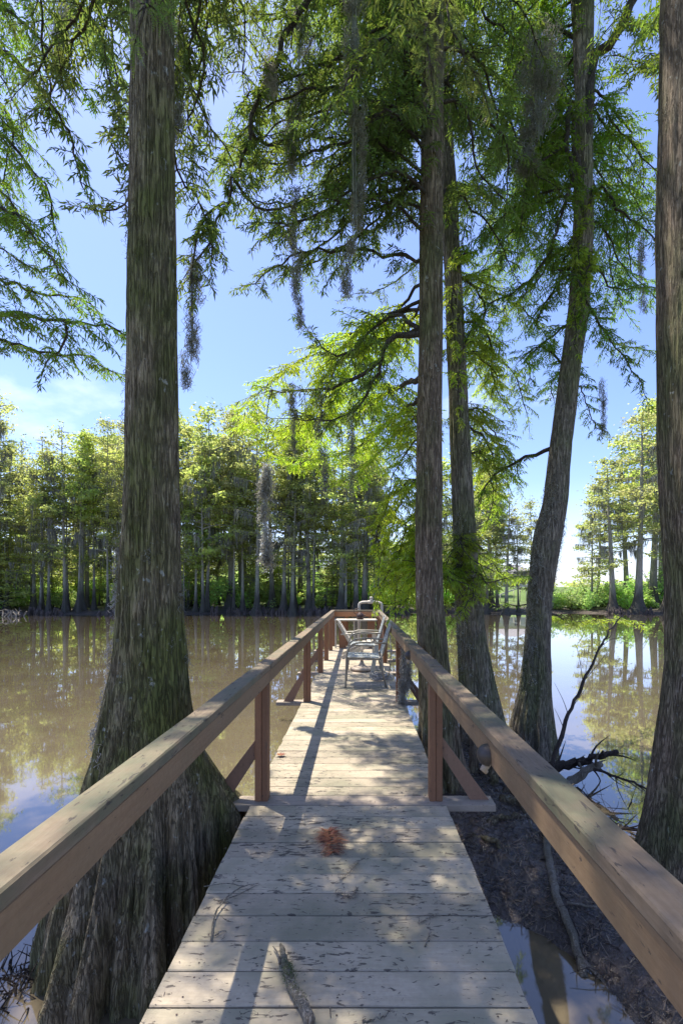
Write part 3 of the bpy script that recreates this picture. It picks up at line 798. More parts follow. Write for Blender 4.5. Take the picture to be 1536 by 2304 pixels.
def moss_thing(label, top, length, width, n, mat='moss', wv=.02, th=.0018, taper=True):
    """ragged beard: many small curly tufts strung along a wandering line"""
    top = np.asarray(top, float); mb = MB(); k = max(4, int(length / .13)); a_, b_ = random.random() * 9, random.random() * 9
    for q in range(k):
        f = q / k
        if q > 1 and random.random() < .16: continue
        c = top + np.array((width * 1.1 * math.sin(a_ + f * length * 3.1) * f ** .5 + random.gauss(0, width * .35) + .03 * f * math.sin(b_), width * .7 * math.cos(b_ + f * length * 2.6) * f ** .5, -f * length))
        w = width * 1.5 * (1.15 - .75 * f if taper else .8 - .3 * f) * random.uniform(.4, 1.4)
        moss_tuft(mb, c, min(length * (1 - f) + .08, random.uniform(.14, .5)), w, max(5, int(n / k * 2.9)), wv=wv * 1.1, th=th, curl=1.6)
    moss_tuft(mb, top, length, width * .35, max(4, n // 12), wv=wv * .6, th=th)
    o = mb.build('spanish_moss', M[mat], origin=top, smooth=False)
    return tag(o, label, 'spanish moss', 'Spanish moss hanging from the near cypresses')

# ---- big left tree: d = 2.8
root = thing('cypress_tree', 'large mossy cypress with wide fluted buttress beside the left railing', 'tree', (-1.33, 2.8, WZ), 'cypress trees close to the dock')
rowsL = [(-60, 344, 43), (0, 344, 44.5), (450, 344, 48), (900, 344, 53), (1100, 342, 57), (1300, 339, 64), (1500, 339, 77), (1600, 333, 93), (1700, 336, 112), (1800, 334, 134), (1900, 330, 148), (2020, 324, 160), (2140, 316, 172)]
def exL(A, Z):
    def lobe(a0, w, zt, amp):
        d_ = np.angle(np.exp(1j * (A - a0)))
        return amp * np.exp(-(d_ / w) ** 2) * np.interp(Z, zt, [1.1, 1.0, .45, 0])
    return lobe(math.radians(30), .27, [-.9, -.08, .12, .40], .27) + lobe(math.radians(205), .25, [-.9, -.5, 0, .5], .06) + lobe(math.radians(262), .34, [-.95, -.6, -.2, .3], .20) + lobe(math.radians(300), .2, [-.95, -.6, -.3, .1], .14)
mb, axL = trunk_mesh(rowsL, 2.8, 300, 430, [(-.9, .30), (-.3, .26), (.2, .15), (.6, .07), (1.1, .05), (2, .012), (9, 0)],
    [(9, .6, .55), (14, 2.1, .34), (23, 1.0, .22)], 3, -1.0, [(8.5, .03, .085), (11.5, .05, .03)], rough=.0085, extra=exL, base_r=.53)
mb.build('trunk', M['bark_l'], root, origin=(-1.265, 2.8, 0))
TL = Tree(root, 'leaf')
# ---- right-hand trees
def near_tree(label, rows, d, leaf, bark, base_r, top, seed, fl=1.0, seg=150, nz=330, lobes=None):
    p0 = P(rows[-1][1], rows[-1][0], d)
    rt = thing('cypress_tree', label, 'tree', (p0[0], d, WZ), 'cypress trees close to the dock')
    bz = -1.0
    mb, ax = trunk_mesh(rows, d, seg, nz, [(-.9, .20 * fl), (-.4, .15 * fl), (.3, .08 * fl), (1.0, .03 * fl), (2.2, .01), (12, 0)],
        lobes or [(6, .3 + seed, .55), (11, 1.3 * seed, .35), (17, seed, .18)], seed, bz, top, rough=.0085, base_r=base_r)
    mb.build('trunk', M[bark], rt, origin=(p0[0], d, 0))
    return rt, ax
r1, axR1 = near_tree('straight brown cypress whose trunk rises just outside the right railing', [(-60, 975, 23), (0, 974, 23.5), (300, 971, 24.5), (700, 969, 26), (1000, 965, 28), (1200, 964, 29), (1350, 966, 31), (1500, 976, 35), (1600, 982, 40), (1700, 990, 48), (1790, 1010, 58), (1850, 1030, 66)], 4.6, 'leaf', 'bark_r', .33, [(9, .0, .075), (12.5, .05, .02)], 5)
r2, axR2 = near_tree('slender cypress with pale lichen strip, second trunk right of the railing', [(-60, 985, 15), (300, 1000, 17), (500, 1013, 18), (700, 1022, 19.5), (900, 1031, 21), (1100, 1040, 24), (1300, 1049, 28), (1450, 1062, 33), (1550, 1075, 40), (1650, 1088, 50), (1720, 1095, 58)], 5.7, 'leaf_y', 'bark_g', .36, [(10, .05, .06), (13, .05, .02)], 8)
r3, axR3 = near_tree('leaning grey cypress with a bent mossy trunk standing in the lake right of the dock', [(-60, 1308, 24), (0, 1310, 23), (200, 1312, 19), (400, 1312, 19), (550, 1310, 21), (700, 1300, 21.5), (850, 1279, 22), (1000, 1261, 23), (1130, 1248, 26), (1200, 1232, 31), (1260, 1223, 29), (1350, 1212, 26), (1450, 1208, 27), (1550, 1203, 34), (1620, 1196, 44), (1690, 1195, 53)], 6.0, 'leaf', 'bark_g', .36, [(9.5, .0, .09), (13, .1, .02)], 12, 0.9)
r4, axR4 = near_tree('broad rough-barked cypress trunk cut by the right edge of the view', [(-60, 1566, 66), (0, 1566, 68), (500, 1568, 78), (1000, 1574, 82), (1300, 1584, 77), (1500, 1588, 80), (1700, 1578, 94), (1800, 1572, 101), (1900, 1565, 110), (1980, 1562, 122)], 3.3, 'leaf', 'bark_r', .44, [(8.5, .1, .12), (12, .1, .03)], 17, 0.7)
T1, T2, T3, T4 = Tree(r1), Tree(r2), Tree(r3), Tree(r4)
# a sixth cypress, off to the left, whose boughs reach into the view
rt5 = thing('cypress_tree', 'cypress standing off to the left whose feathery boughs hang into the view', 'tree', (-4.6, 4.6, WZ), 'cypress trees close to the dock')
mb, axT5 = trunk_mesh([(-300, -230, 34), (300, -225, 40), (900, -222, 46), (1300, -220, 55), (1600, -215, 85), (1800, -215, 120)], 4.6, 60, 100, [(-.9, .2), (.3, .08), (1, .03), (12, 0)], [(6, .4, .6), (11, .2, .3)], 21, -1.0, [(11, 0, .08), (14, 0, .02)], base_r=.6)
mb.build('trunk', M['bark_r'], rt5, origin=(-4.6, 4.6, 0))
T5 = Tree(rt5)

def PL(*a):          # list of survey points -> world path
    return [P(*q) for q in a]
def fromtrunk(ax, z, *a):
    return [ax(z)] + [P(*q) for q in a]
# left, from T5
T5.limb(fromtrunk(axT5, 7.6, (-80, 60, 4.3), (59, 156, 4.1), (98, 219, 4.0), (145, 281, 3.95), (172, 360, 3.9), (190, 430, 3.85)), .035, .40, 1.0, .5, .35, lod=1)
T5.limb(fromtrunk(axT5, 6.8, (-60, 240, 4.8), (30, 330, 4.9), (75, 385, 4.9), (112, 440, 4.9), (125, 520, 4.9)), .03, .45, 1.1, .5, .3)
T5.limb(fromtrunk(axT5, 6.0, (-80, 440, 4.6), (30, 480, 4.4), (70, 525, 4.3), (105, 570, 4.3), (150, 628, 4.2)), .03, .42, 1.25, .45, .3)
T5.limb(fromtrunk(axT5, 4.6, (-60, 690, 4.5), (60, 712, 4.3), (156, 722, 4.2), (225, 728, 4.15), (272, 742, 4.1)), .04, .50, 1.7, .2, .15, up=.15)
T5.limb(fromtrunk(axT5, 4.3, (-60, 745, 5.2), (40, 775, 5.1), (120, 800, 5.0), (200, 800, 5.0), (250, 838, 4.9)), .03, .50, 1.5, .2, .2)
T5.limb([P(156, 722, 4.2), P(148, 760, 4.2), P(132, 795, 4.2), P(100, 812, 4.2)], .016, .3, .8, .4, .1)
T5.limb(fromtrunk(axT5, 5.0, (-60, 610, 5.3), (30, 640, 5.2), (90, 660, 5.1), (160, 668, 5.1), (215, 690, 5.0)), .028, .45, 1.3, .25, .2)
T5.limb(fromtrunk(axT5, 5.6, (-70, 520, 6.0), (10, 560, 6.0), (60, 600, 6.0), (100, 610, 6.0)), .025, .5, 1.2, .3, .2)
T5.limb(fromtrunk(axT5, 8.4, (-60, -20, 5.2), (40, 40, 5.2), (110, 110, 5.2), (150, 170, 5.2), (200, 210, 5.1)), .03, .5, 1.2, .5, .2)
T5.limb(fromtrunk(axT5, 8.0, (-100, 100, 6.2), (0, 230, 6.4), (30, 300, 6.4), (10, 400, 6.4), (40, 500, 6.4)), .03, .5, 1.2, .5, .25)
T5.limb(fromtrunk(axT5, 9.0, (0, -160, 5.6), (100, -60, 5.4), (190, 30, 5.2), (230, 110, 5.1), (255, 170, 5.0)), .03, .5, 1.2, .5, .35)
# left tree's own boughs, above and beside the trunk
TL.limb(fromtrunk(axL, 5.6, (300, -60, 3.4), (250, 20, 3.9), (235, 90, 4.0), (245, 170, 4.0), (270, 250, 4.0)), .02, .42, 1.2, .5, .3)
TL.limb(fromtrunk(axL, 6.0, (420, -60, 3.3), (470, 20, 3.8), (450, 130, 4.0), (425, 230, 4.1), (430, 330, 4.1)), .02, .42, 1.2, .55, .3)
TL.limb(fromtrunk(axL, 5.35, (330, -30, 2.45), (322, 20, 2.4), (318, 60, 2.38)), .008, .2, 1.6, .5, .1, lod=2)
TL.limb(fromtrunk(axL, 5.5, (385, -40, 2.5), (372, -5, 2.45), (368, 15, 2.4)), .008, .16, 1.4, .5, .1, lod=2)
TL.limb(fromtrunk(axL, 5.2, (300, 420, 3.4), (240, 470, 3.6), (200, 470, 3.65)), .010, .28, 1.3, .2, .25)
TL.limb(fromtrunk(axL, 5.4, (300, 280, 3.5), (262, 300, 3.7), (245, 320, 3.8), (290, 380, 3.8)), .010, .26, 1.2, .2, .2)
TL.limb(fromtrunk(axL, 5.2, (400, 380, 3.4), (440, 430, 3.7), (470, 520, 3.8), (480, 580, 3.8)), .012, .36, 1.4, .4, .2)
# centre: the long drooping bough and its neighbours, from the straight tree
T1.limb(fromtrunk(axR1, 7.4, (760, -60, 4.2), (650, 66, 4.1), (619, 148, 4.05), (572, 234, 4.0), (566, 300, 4.0), (525, 402, 3.95), (486, 508, 3.9), (425, 610, 3.9)), .045, .45, 1.35, .45, .2, lod=1)
T1.limb([P(568, 300, 4.0), P(600, 330, 4.2), P(660, 305, 4.4), P(740, 310, 4.5)], .014, .4, 1.3, .4, .05)
T1.limb([P(525, 402, 3.95), P(580, 470, 4.1), P(640, 470, 4.2), P(700, 440, 4.3)], .014, .42, 1.4, .4, .05)
T1.limb([P(505, 455, 3.92), P(455, 490, 3.8), P(435, 560, 3.8), P(430, 640, 3.8)], .012, .35, 1.3, .5, .05)
T1.limb(fromtrunk(axR1, 3.92, (905, 712, 4.7), (870, 716, 4.8), (830, 742, 4.9), (790, 790, 5.0), (740, 800, 5.1), (690, 740, 5.2)), .026, .48, 1.2, .3, .2)
T1.limb(fromtrunk(axR1, 3.95, (900, 748, 4.6), (870, 782, 4.6), (855, 812, 4.6), (800, 850, 4.7), (740, 875, 4.8), (660, 880, 4.9), (600, 880, 5.0)), .036, .5, 1.3, .25, .25)
T1.limb([P(612, 880, 5.0), P(600, 930, 5.0), P(603, 985, 5.0), P(597, 1050, 5.0)], .006, .10, .5, .3, .3, r1=.003)
T1.limb([P(855, 812, 4.6), P(835, 870, 4.7), P(800, 920, 4.8), P(730, 950, 4.9), P(650, 940, 5.1)], .018, .5, 1.2, .3, .1)
T1.limb(fromtrunk(axR1, 5.4, (930, 400, 4.9), (900, 455, 5.0), (850, 510, 5.1), (780, 545, 5.2), (700, 590, 5.3), (640, 600, 5.4)), .026, .52, 1.5, .35, .2)
T1.limb(fromtrunk(axR1, 6.2, (900, 230, 5.0), (820, 300, 5.2), (720, 360, 5.4), (630, 380, 5.5)), .03, .55, 1.6, .35, .15)
T1.limb(fromtrunk(axR1, 6.9, (880, 60, 5.1), (800, 120, 5.3), (700, 200, 5.6), (600, 250, 5.8), (520, 330, 5.9)), .03, .6, 1.7, .35, .15)
T1.limb(fromtrunk(axR1, 7.6, (860, -60, 4.9), (740, 0, 5.2), (620, 40, 5.4), (500, 60, 5.6), (430, 120, 5.7)), .03, .6, 1.6, .4, .2)
T1.limb(fromtrunk(axR1, 7.0, (850, 90, 3.9), (780, 190, 3.7), (720, 270, 3.6)), .02, .45, 1.2, .4, .3, lod=1)
T1.limb(fromtrunk(axR1, 5.0, (1010, 420, 5.0), (1060, 470, 5.2), (1110, 520, 5.3), (1150, 600, 5.4)), .022, .5, 1.4, .35, .15)
T1.limb(fromtrunk(axR1, 6.1, (1020, 150, 5.0), (1090, 210, 5.2), (1150, 280, 5.4), (1190, 370, 5.5)), .025, .55, 1.5, .35, .15)
T1.limb(fromtrunk(axR1, 7.2, (1040, -20, 5.0), (1110, 50, 5.3), (1180, 100, 5.5), (1260, 180, 5.6)), .025, .55, 1.5, .35, .15)
T1.limb(fromtrunk(axR1, 5.9, (950, 60, 3.4), (962, 120, 3.2), (975, 165, 3.15)), .008, .22, 1.3, .55, .35, lod=2)
T1.limb([P(962, -60, 3.6), P(1010, 20, 3.2), P(1030, 90, 3.15), P(1060, 150, 3.15), P(1080, 190, 3.15)], .010, .26, 1.2, .5, .25, lod=2)
# bright low boughs of slender and straight trees: sunlight in leaf colour; also young sprouts
Y1, Y2, Y3 = Tree(r1, 'leaf_y'), Tree(r2, 'leaf_y'), Tree(r3, 'leaf_y')
Y1.limb(fromtrunk(axR1, 2.6, (930, 1090, 5.4), (905, 1130, 5.9), (880, 1180, 6.2), (860, 1240, 6.3), (850, 1270, 6.3)), .02, .42, 1.7, .3, .15)
Y1.limb(fromtrunk(axR1, 1.9, (925, 1230, 5.6), (895, 1290, 6.2), (865, 1320, 6.4), (850, 1345, 6.5)), .014, .38, 1.7, .2, .15)
Y1.limb(fromtrunk(axR1, 1.55, (930, 1320, 5.4), (910, 1350, 5.9), (890, 1375, 6.0)), .010, .30, 1.6, .25, .15)
Y1.limb(fromtrunk(axR1, 3.1, (925, 1000, 5.4), (900, 1040, 6.0), (880, 1080, 6.3), (872, 1130, 6.4)), .016, .45, 1.7, .3, .2)
Y1.limb(fromtrunk(axR1, 3.6, (880, 880, 6.0), (800, 920, 7.2), (700, 950, 8.0), (600, 965, 8.4), (545, 955, 8.5)), .035, .75, 1.6, .2, .2, size=1.25)
Y1.limb(fromtrunk(axR1, 3.4, (900, 930, 6.4), (830, 990, 7.4), (740, 1030, 8.2), (660, 1040, 8.6), (600, 1010, 8.7)), .03, .7, 1.5, .2, .2, size=1.25)
Y1.limb(fromtrunk(axR1, 3.3, (910, 960, 6.2), (860, 1010, 7.0), (800, 1070, 7.6), (760, 1080, 8.0)), .026, .6, 1.4, .2, .2, size=1.2)
Y2.limb(fromtrunk(axR2, 1.75, (1075, 1290, 5.3), (1100, 1310, 5.0), (1135, 1300, 4.9)), .010, .30, 1.5, .2, .1)
Y2.limb(fromtrunk(axR2, 1.6, (1065, 1340, 5.1), (1050, 1360, 4.8), (1035, 1375, 4.7)), .008, .26, 1.4, .3, .2)
Y2.limb(fromtrunk(axR2, 1.9, (1090, 1250, 6.4), (1130, 1290, 7.0), (1180, 1300, 7.2)), .012, .38, 1.4, .25, .2)
Y2.limb(fromtrunk(axR2, 1.7, (1020, 1240, 5.3), (1000, 1285, 5.1), (1010, 1300, 5.0)), .008, .24, 1.3, .3, .2)
Y2.limb(fromtrunk(axR2, 3.6, (1070, 920, 6.2), (1100, 960, 6.5), (1130, 1010, 6.7), (1140, 1080, 6.8)), .02, .5, 1.8, .3, .1)
Y2.limb(fromtrunk(axR2, 3.1, (1080, 1020, 6.2), (1100, 1080, 6.6), (1110, 1130, 6.8), (1090, 1180, 6.9)), .018, .48, 1.9, .35, .1)
Y2.limb(fromtrunk(axR2, 4.4, (1060, 760, 6.2), (1110, 800, 6.6), (1160, 850, 6.8), (1180, 920, 6.9)), .022, .55, 1.7, .35, .1)
Y2.limb(fromtrunk(axR2, 5.2, (1060, 620, 6.2), (1120, 660, 6.5), (1180, 700, 6.6), (1230, 760, 6.7)), .022, .55, 1.6, .3, .1)
Y2.limb(fromtrunk(axR2, 4.0, (1035, 830, 5.3), (1028, 870, 5.2), (1040, 930, 5.2)), .008, .2, 1.4, .4, .2)
Y2.limb(fromtrunk(axR2, 4.9, (1020, 640, 5.35), (1015, 700, 5.3), (1025, 780, 5.3)), .008, .2, 1.4, .4, .2)
T2.limb(fromtrunk(axR2, 6.2, (1060, 420, 6.4), (1120, 470, 6.9), (1190, 520, 7.2), (1240, 580, 7.4)), .025, .6, 1.6, .3, .1)
T2.limb(fromtrunk(axR2, 5.6, (980, 560, 6.5), (930, 600, 7.0), (860, 650, 7.4), (800, 660, 7.6)), .022, .45, 1.0, .3, .1)
T2.limb(fromtrunk(axR2, 7.2, (960, 240, 6.5), (880, 300, 7.0), (780, 420, 7.3), (740, 470, 7.4), (690, 520, 7.5)), .03, .65, 1.7, .3, .1)
T2.limb(fromtrunk(axR2, 8.3, (940, 60, 6.5), (840, 100, 7.2), (760, 140, 7.5), (700, 180, 7.6), (670, 260, 7.8)), .03, .7, 1.9, .3, .1)
T2.limb(fromtrunk(axR2, 8.8, (1040, 20, 6.5), (1120, 100, 7.0), (1210, 180, 7.3), (1260, 280, 7.4)), .03, .65, 1.8, .3, .1)
T2.limb(fromtrunk(axR2, 7.4, (1060, 260, 6.5), (1110, 320, 6.9), (1180, 360, 7.1), (1240, 440, 7.2)), .028, .6, 1.8, .3, .1)
# leaning tree: fork, hanging limb, right-hand sprays
T3.limb([axR3(6.05), P(1330, 150, 5.9), P(1375, 100, 5.8), P(1400, 50, 5.7), P(1440, -40, 5.6), P(1500, -150, 5.5)], .075, .5, .5, .3, .5, r1=.05)
T3.limb([axR3(6.2), P(1284, 250, 5.8), P(1276, 330, 5.7), P(1285, 385, 5.65), P(1262, 480, 5.6), P(1235, 570, 5.6), P(1180, 640, 5.6), P(1100, 690, 5.6), P(1050, 760, 5.6)], .045, .5, 1.5, .35, .3)
T3.limb([P(1262, 330, 5.75), P(1215, 370, 5.7), P(1180, 430, 5.7), P(1172, 520, 5.7)], .02, .48, 1.3, .35, .15)
T3.limb(fromtrunk(axR3, 3.28, (1215, 1015, 6.1), (1170, 1035, 6.2), (1130, 1058, 6.3), (1100, 1085, 6.3), (1075, 1130, 6.3)), .034, .35, 1.2, .35, .3)
T3.limb(fromtrunk(axR3, 5.6, (1240, 602, 6.1), (1290, 620, 5.7), (1312, 655, 5.6), (1340, 715, 5.6), (1390, 790, 5.6), (1440, 860, 5.6)), .022, .5, 1.5, .3, .25)
T3.limb(fromtrunk(axR3, 6.3, (1345, 420, 5.9), (1390, 470, 5.8), (1440, 510, 5.8), (1490, 560, 5.8)), .022, .5, 1.5, .3, .15)
T3.limb(fromtrunk(axR3, 5.9, (1340, 500, 6.2), (1370, 540, 6.3), (1400, 600, 6.4), (1430, 640, 6.4)), .02, .5, 1.4, .3, .15)
T3.limb(fromtrunk(axR3, 7.4, (1345, 230, 6.2), (1390, 290, 6.4), (1440, 350, 6.5), (1490, 400, 6.5)), .022, .5, 1.3, .3, .15)
T3.limb(fromtrunk(axR3, 7.0, (1350, 300, 6.6), (1400, 340, 7.0), (1450, 420, 7.3)), .022, .5, 1.1, .3, .15)
T3.limb(fromtrunk(axR3, 5.0, (1330, 700, 6.6), (1360, 760, 7.0), (1410, 780, 7.2), (1470, 790, 7.3)), .02, .5, 1.2, .3, .15)
T3.limb(fromtrunk(axR3, 4.2, (1310, 880, 6.5), (1335, 950, 6.9), (1360, 970, 7.2)), .012, .32, 1.0, .4, .2)
T3.limb(fromtrunk(axR3, 8.6, (1230, 60, 6.2), (1180, 120, 6.4), (1140, 220, 6.5), (1120, 320, 6.6)), .03, .6, 1.8, .35, .1)
T3.limb(fromtrunk(axR3, 8.0, (1250, 120, 7.0), (1200, 200, 7.4), (1160, 300, 7.6), (1090, 380, 7.8)), .03, .65, 1.8, .35, .1)
T3.limb(fromtrunk(axR3, 7.0, (1260, 350, 6.8), (1210, 440, 7.3), (1140, 560, 7.6), (1080, 640, 7.8)), .03, .65, 1.8, .35, .1)
T3.limb(fromtrunk(axR3, 5.8, (1260, 560, 6.6), (1200, 640, 7.0), (1130, 720, 7.2), (1080, 820, 7.3)), .025, .6, 1.7, .35, .1)
T3.limb(fromtrunk(axR3, 1.25, (1170, 1360, 6.3), (1130, 1365, 6.5), (1090, 1355, 6.6)), .012, .22, .8, .3, .3)
Y3.limb(fromtrunk(axR3, 5.9, (1300, 560, 5.75), (1306, 620, 5.7)), .006, .2, 1.6, .4, .1)
Y3.limb(fromtrunk(axR3, 5.1, (1292, 720, 5.75), (1296, 790, 5.7)), .006, .16, 1.4, .4, .1)
Y3.limb(fromtrunk(axR3, 1.2, (1270, 1395, 6.6), (1330, 1398, 7.0), (1390, 1395, 7.4), (1430, 1400, 7.6)), .012, .34, 1.2, .2, .25)
# right edge tree
T4.limb(fromtrunk(axR4, 5.2, (1500, 120, 4.2), (1450, 150, 4.6), (1400, 170, 4.8)), .02, .42, 1.3, .3, .3)
T4.limb(fromtrunk(axR4, 6.0, (1490, 40, 4.4), (1440, 60, 4.9), (1400, 40, 5.1), (1360, 70, 5.2)), .02, .45, 1.3, .3, .3)
T4.limb(fromtrunk(axR4, 4.4, (1490, 130, 4.6), (1440, 135, 5.0), (1380, 122, 5.2)), .014, .3, .5, .3, .3)

# finer boughs filling the canopy
def fill(T, ax, box_, dr, n, z0, twig=.55, dens=1.4, r=.02, size=1.0):
    x0, x1, y0, y1 = box_
    for q in range(n):
        d = random.uniform(*dr); e = P(random.uniform(x0, x1), random.uniform(y0, y1), d)
        zs = max(z0, e[2] + random.uniform(-.2, .9)); p0 = ax(zs); v = e - p0
        sd = np.cross(v, (0, 0, 1.0)); sd /= np.linalg.norm(sd) + 1e-6
        m1 = p0 + v * .35 + sd * random.uniform(-.2, .2) + (0, 0, .22); m2 = p0 + v * .7 + sd * random.uniform(-.25, .25) + (0, 0, .12)
        T.limb([p0, m1, m2, e], r, twig * random.uniform(.8, 1.15), dens, .38, .15, size=size)
random.seed(77)
fill(T2, axR2, (690, 930, -20, 470), (6.2, 8.6), 12, 4.2, .62, 1.7, size=1.15)
fill(T1, axR1, (500, 930, -20, 480), (3.9, 5.3), 14, 4.4, .48, 1.5)
fill(T1, axR1, (450, 640, -20, 420), (3.7, 4.6), 6, 4.6, .45, 1.4)
fill(T1, axR1, (1010, 1260, -20, 520), (4.8, 6.2), 6, 4.2, .5, 1.4)
fill(T3, axR3, (1040, 1290, 0, 620), (5.8, 8.5), 14, 3.4, .6, 1.6, size=1.1)
fill(T3, axR3, (1040, 1270, 560, 920), (5.8, 7.5), 7, 3.4, .5, 1.5)
fill(T3, axR3, (1350, 1500, 150, 820), (6.0, 8.0), 7, 3.6, .5, 1.4)
fill(T1, axR1, (560, 760, 420, 720), (3.9, 5.0), 7, 3.9, .42, 1.3)
fill(TL, axL, (0, 290, -30, 260), (3.4, 4.6), 5, 5.0, .42, 1.2)
fill(T5, axT5, (-20, 270, -30, 160), (4.6, 6.5), 6, 5.0, .5, 1.3)
fill(T5, axT5, (-20, 80, 250, 620), (5.2, 7.5), 6, 5.0, .5, 1.3)
fill(TL, axL, (400, 560, 0, 380), (3.4, 4.4), 7, 5.3, .42, 1.3, r=.014)
fill(Y1, axR1, (530, 880, 890, 1050), (7.0, 9.0), 5, 2.5, .55, 1.5, size=1.2)
fill(Y1, axR1, (835, 935, 1120, 1380), (5.6, 7.0), 9, 1.35, .34, 1.9, r=.010)
fill(Y2, axR2, (1000, 1140, 1270, 1390), (4.9, 6.2), 6, 1.3, .28, 1.9, r=.007)
fill(Y2, axR2, (1000, 1045, 450, 900), (5.2, 5.5), 6, 2.8, .2, 2.0, r=.006)
fill(Y3, axR3, (1285, 1325, 380, 800), (5.6, 5.9), 6, 3.5, .2, 2.0, r=.006)
fill(Y2, axR2, (1060, 1180, 880, 1180), (6.2, 7.6), 5, 2.4, .42, 1.7)
# crowns above the picture: they shade the near boards
def crown(T, ax, z0, z1, n, reach, a0=0, spread=6.283, size=1.3, dens=1.0, r=.03):
    for q in range(n):
        a = a0 + spread * (q + random.random() * .7) / n; z = z0 + (z1 - z0) * random.random()
        L = reach * random.uniform(.6, 1.1)
        p0 = ax(z); d_ = np.array((math.cos(a), math.sin(a), 0))
        T.limb([p0, p0 + d_ * L * .35 + (0, 0, .25), p0 + d_ * L * .7 + (0, 0, .2), p0 + d_ * L + (0, 0, -.15)], r, .7, dens, .3, .15, size=size)
crown(TL, axL, 5.7, 9.8, 12, 2.4, dens=.75)
crown(T1, axR1, 8.2, 11.5, 7, 2.0, dens=.8)
crown(T3, axR3, 8.6, 12, 7, 2.2, dens=.8)
crown(T4, axR4, 6.6, 9.5, 6, 2.0, dens=.8)
crown(T5, axT5, 8, 12.5, 7, 2.6, dens=.8)
for T in (TL, T1, T2, T3, T4, T5, Y1, Y2, Y3): T.finish()

# ------------------------------------------------------------------ Spanish moss
moss_thing('long dark column of moss hanging down the centre of the view from above', P(797, -40, 4.0), 2.75, .075, 420, th=.0022)
moss_thing('dark moss column hanging left of the longest central one', P(675, -60, 4.3), 1.9, .07, 260, th=.0020)
moss_thing('thin moss strand below the second central column', P(662, 420, 4.2), 1.25, .045, 130)
moss_thing('wide brownish curtain of moss hanging near the top of the leaning tree', P(1212, 60, 5.3), 1.65, .16, 520, th=.0024)
moss_thing('narrower moss curtain left of the wide one at the leaning tree', P(1185, 150, 5.6), 1.2, .10, 240, th=.0024)
moss_thing('slim moss beard hanging beside the big left trunk, on its lake side', P(432, 560, 3.85), 1.15, .05, 170)
moss_thing('short moss beard above the slim one near the left trunk', P(402, 40, 3.6), .95, .05, 150)
moss_thing('moss beard hanging straight below the long low bough, leftmost of three', P(655, 860, 4.9), .75, .028, 80, th=.0018)
moss_thing('densest moss beard below the long low bough, over the far trees', P(722, 890, 4.8), 1.05, .034, 130, th=.0018)
moss_thing('rightmost moss beard below the long low bough', P(792, 930, 4.7), .85, .028, 80, th=.0018)
moss_thing('pale whitish moss strand hanging alone before the far tree line', P(596, 1040, 5.0), 1.15, .045, 230, mat='moss_pale', th=.003, wv=.03)
moss_thing('thin moss strand hanging against blue sky by the right edge tree', P(1441, 520, 5.4), .95, .03, 70)
moss_thing('small moss wisp hanging under the right-hand spray', P(1355, 850, 6.0), .75, .03, 60)
moss_thing('grey moss bundle hanging on the outer side of the right railing post', np.array((.575, 5.62, .86)), .95, .045, 330, mat='moss_pale', th=.0028, wv=.03, taper=False)
moss_thing('moss wisps in the top left boughs', P(140, -10, 4.4), .6, .05, 90)
moss_thing('moss tangle on the drooping central bough', P(607, 110, 3.98), .38, .022, 50, mat='moss_pale', wv=.03, th=.002)
# moss clinging to trunks (parts of the trees)
def cling(root, ax, rad, zs, ang, n, mat='moss_pale', l=.12, th=.0022, name='clinging_moss'):
    mb = MB()
    for q in range(n):
        z = random.uniform(*zs); a = random.gauss(ang, .35); c = ax(z); r = rad(z)
        moss_tuft(mb, c + np.array((math.cos(a) * r, math.sin(a) * r, 0)), l * random.uniform(.5, 1.6), .02, 5, wv=.022, th=th, taper=False)
    mb.build(name, M[mat], root, smooth=False, kind='stuff')
radL = lambda z: float(np.interp(z, [-.7, -.1, .38, .93, 1.5, 2.6, 5], [.55, .45, .33, .22, .185, .15, .125]))
cling(root, axL, radL, (.5, 1.75), math.pi * 1.02, 110)
cling(root, axL, radL, (1.8, 4.5), math.pi * 1.0, 45, l=.16, th=.0014, mat='moss')
cling(root, axL, radL, (1.0, 1.8), 0.2, 14, l=.16, mat='moss')
rad3 = lambda z: float(np.interp(z, [-.6, 0, 1, 2.2, 3, 6], [.27, .19, .155, .17, .135, .11]))
cling(r3, axR3, rad3, (.1, 2.9), math.pi * 1.2, 300, l=.09, th=.0032)
cling(r3, axR3, rad3, (1.2, 2.4), -.5, 60, l=.12, th=.002)
rad2 = lambda z: float(np.interp(z, [-.6, 0, 1, 2, 3, 6], [.30, .20, .16, .14, .115, .10]))
cling(r2, axR2, rad2, (-.3, 2.4), math.pi * 1.2, 300, l=.09, th=.003)

# ------------------------------------------------------------------ far cypress stand
def cards(mb, cen, n, rad, flat, size, seedcol=0.5, elong=1.9, droop=0.2):
    """n small leaf sprays filling one flattened clump"""
    q = RNG.normal(0, 1, (n, 3)); q /= np.linalg.norm(q, axis=1)[:, None]; q *= RNG.random((n, 1)) ** .45
    c = cen + q * np.array((rad, rad, flat))
    u = RNG.normal(0, 1, (n, 3)) * np.array((1, 1, .45)); u[:, 2] -= droop; u /= np.linalg.norm(u, axis=1)[:, None]
    nn = RNG.normal(0, 1.0, (n, 3)) + np.array((0, 0, .5)); s_ = np.cross(u, nn); s_ /= np.linalg.norm(s_, axis=1)[:, None] + 1e-9
    l = RNG.uniform(.6, 1.3, (n, 1)) * size; w = l / elong * .5
    V = np.stack([c - u * l * .5, c + s_ * w, c + u * l * .5, c - s_ * w], 1).reshape(-1, 3)
    col = np.clip(seedcol + RNG.normal(0, .18, n), 0, 1)
    mb.add(V, np.arange(n * 4).reshape(-1, 4), np.repeat(col, 4))

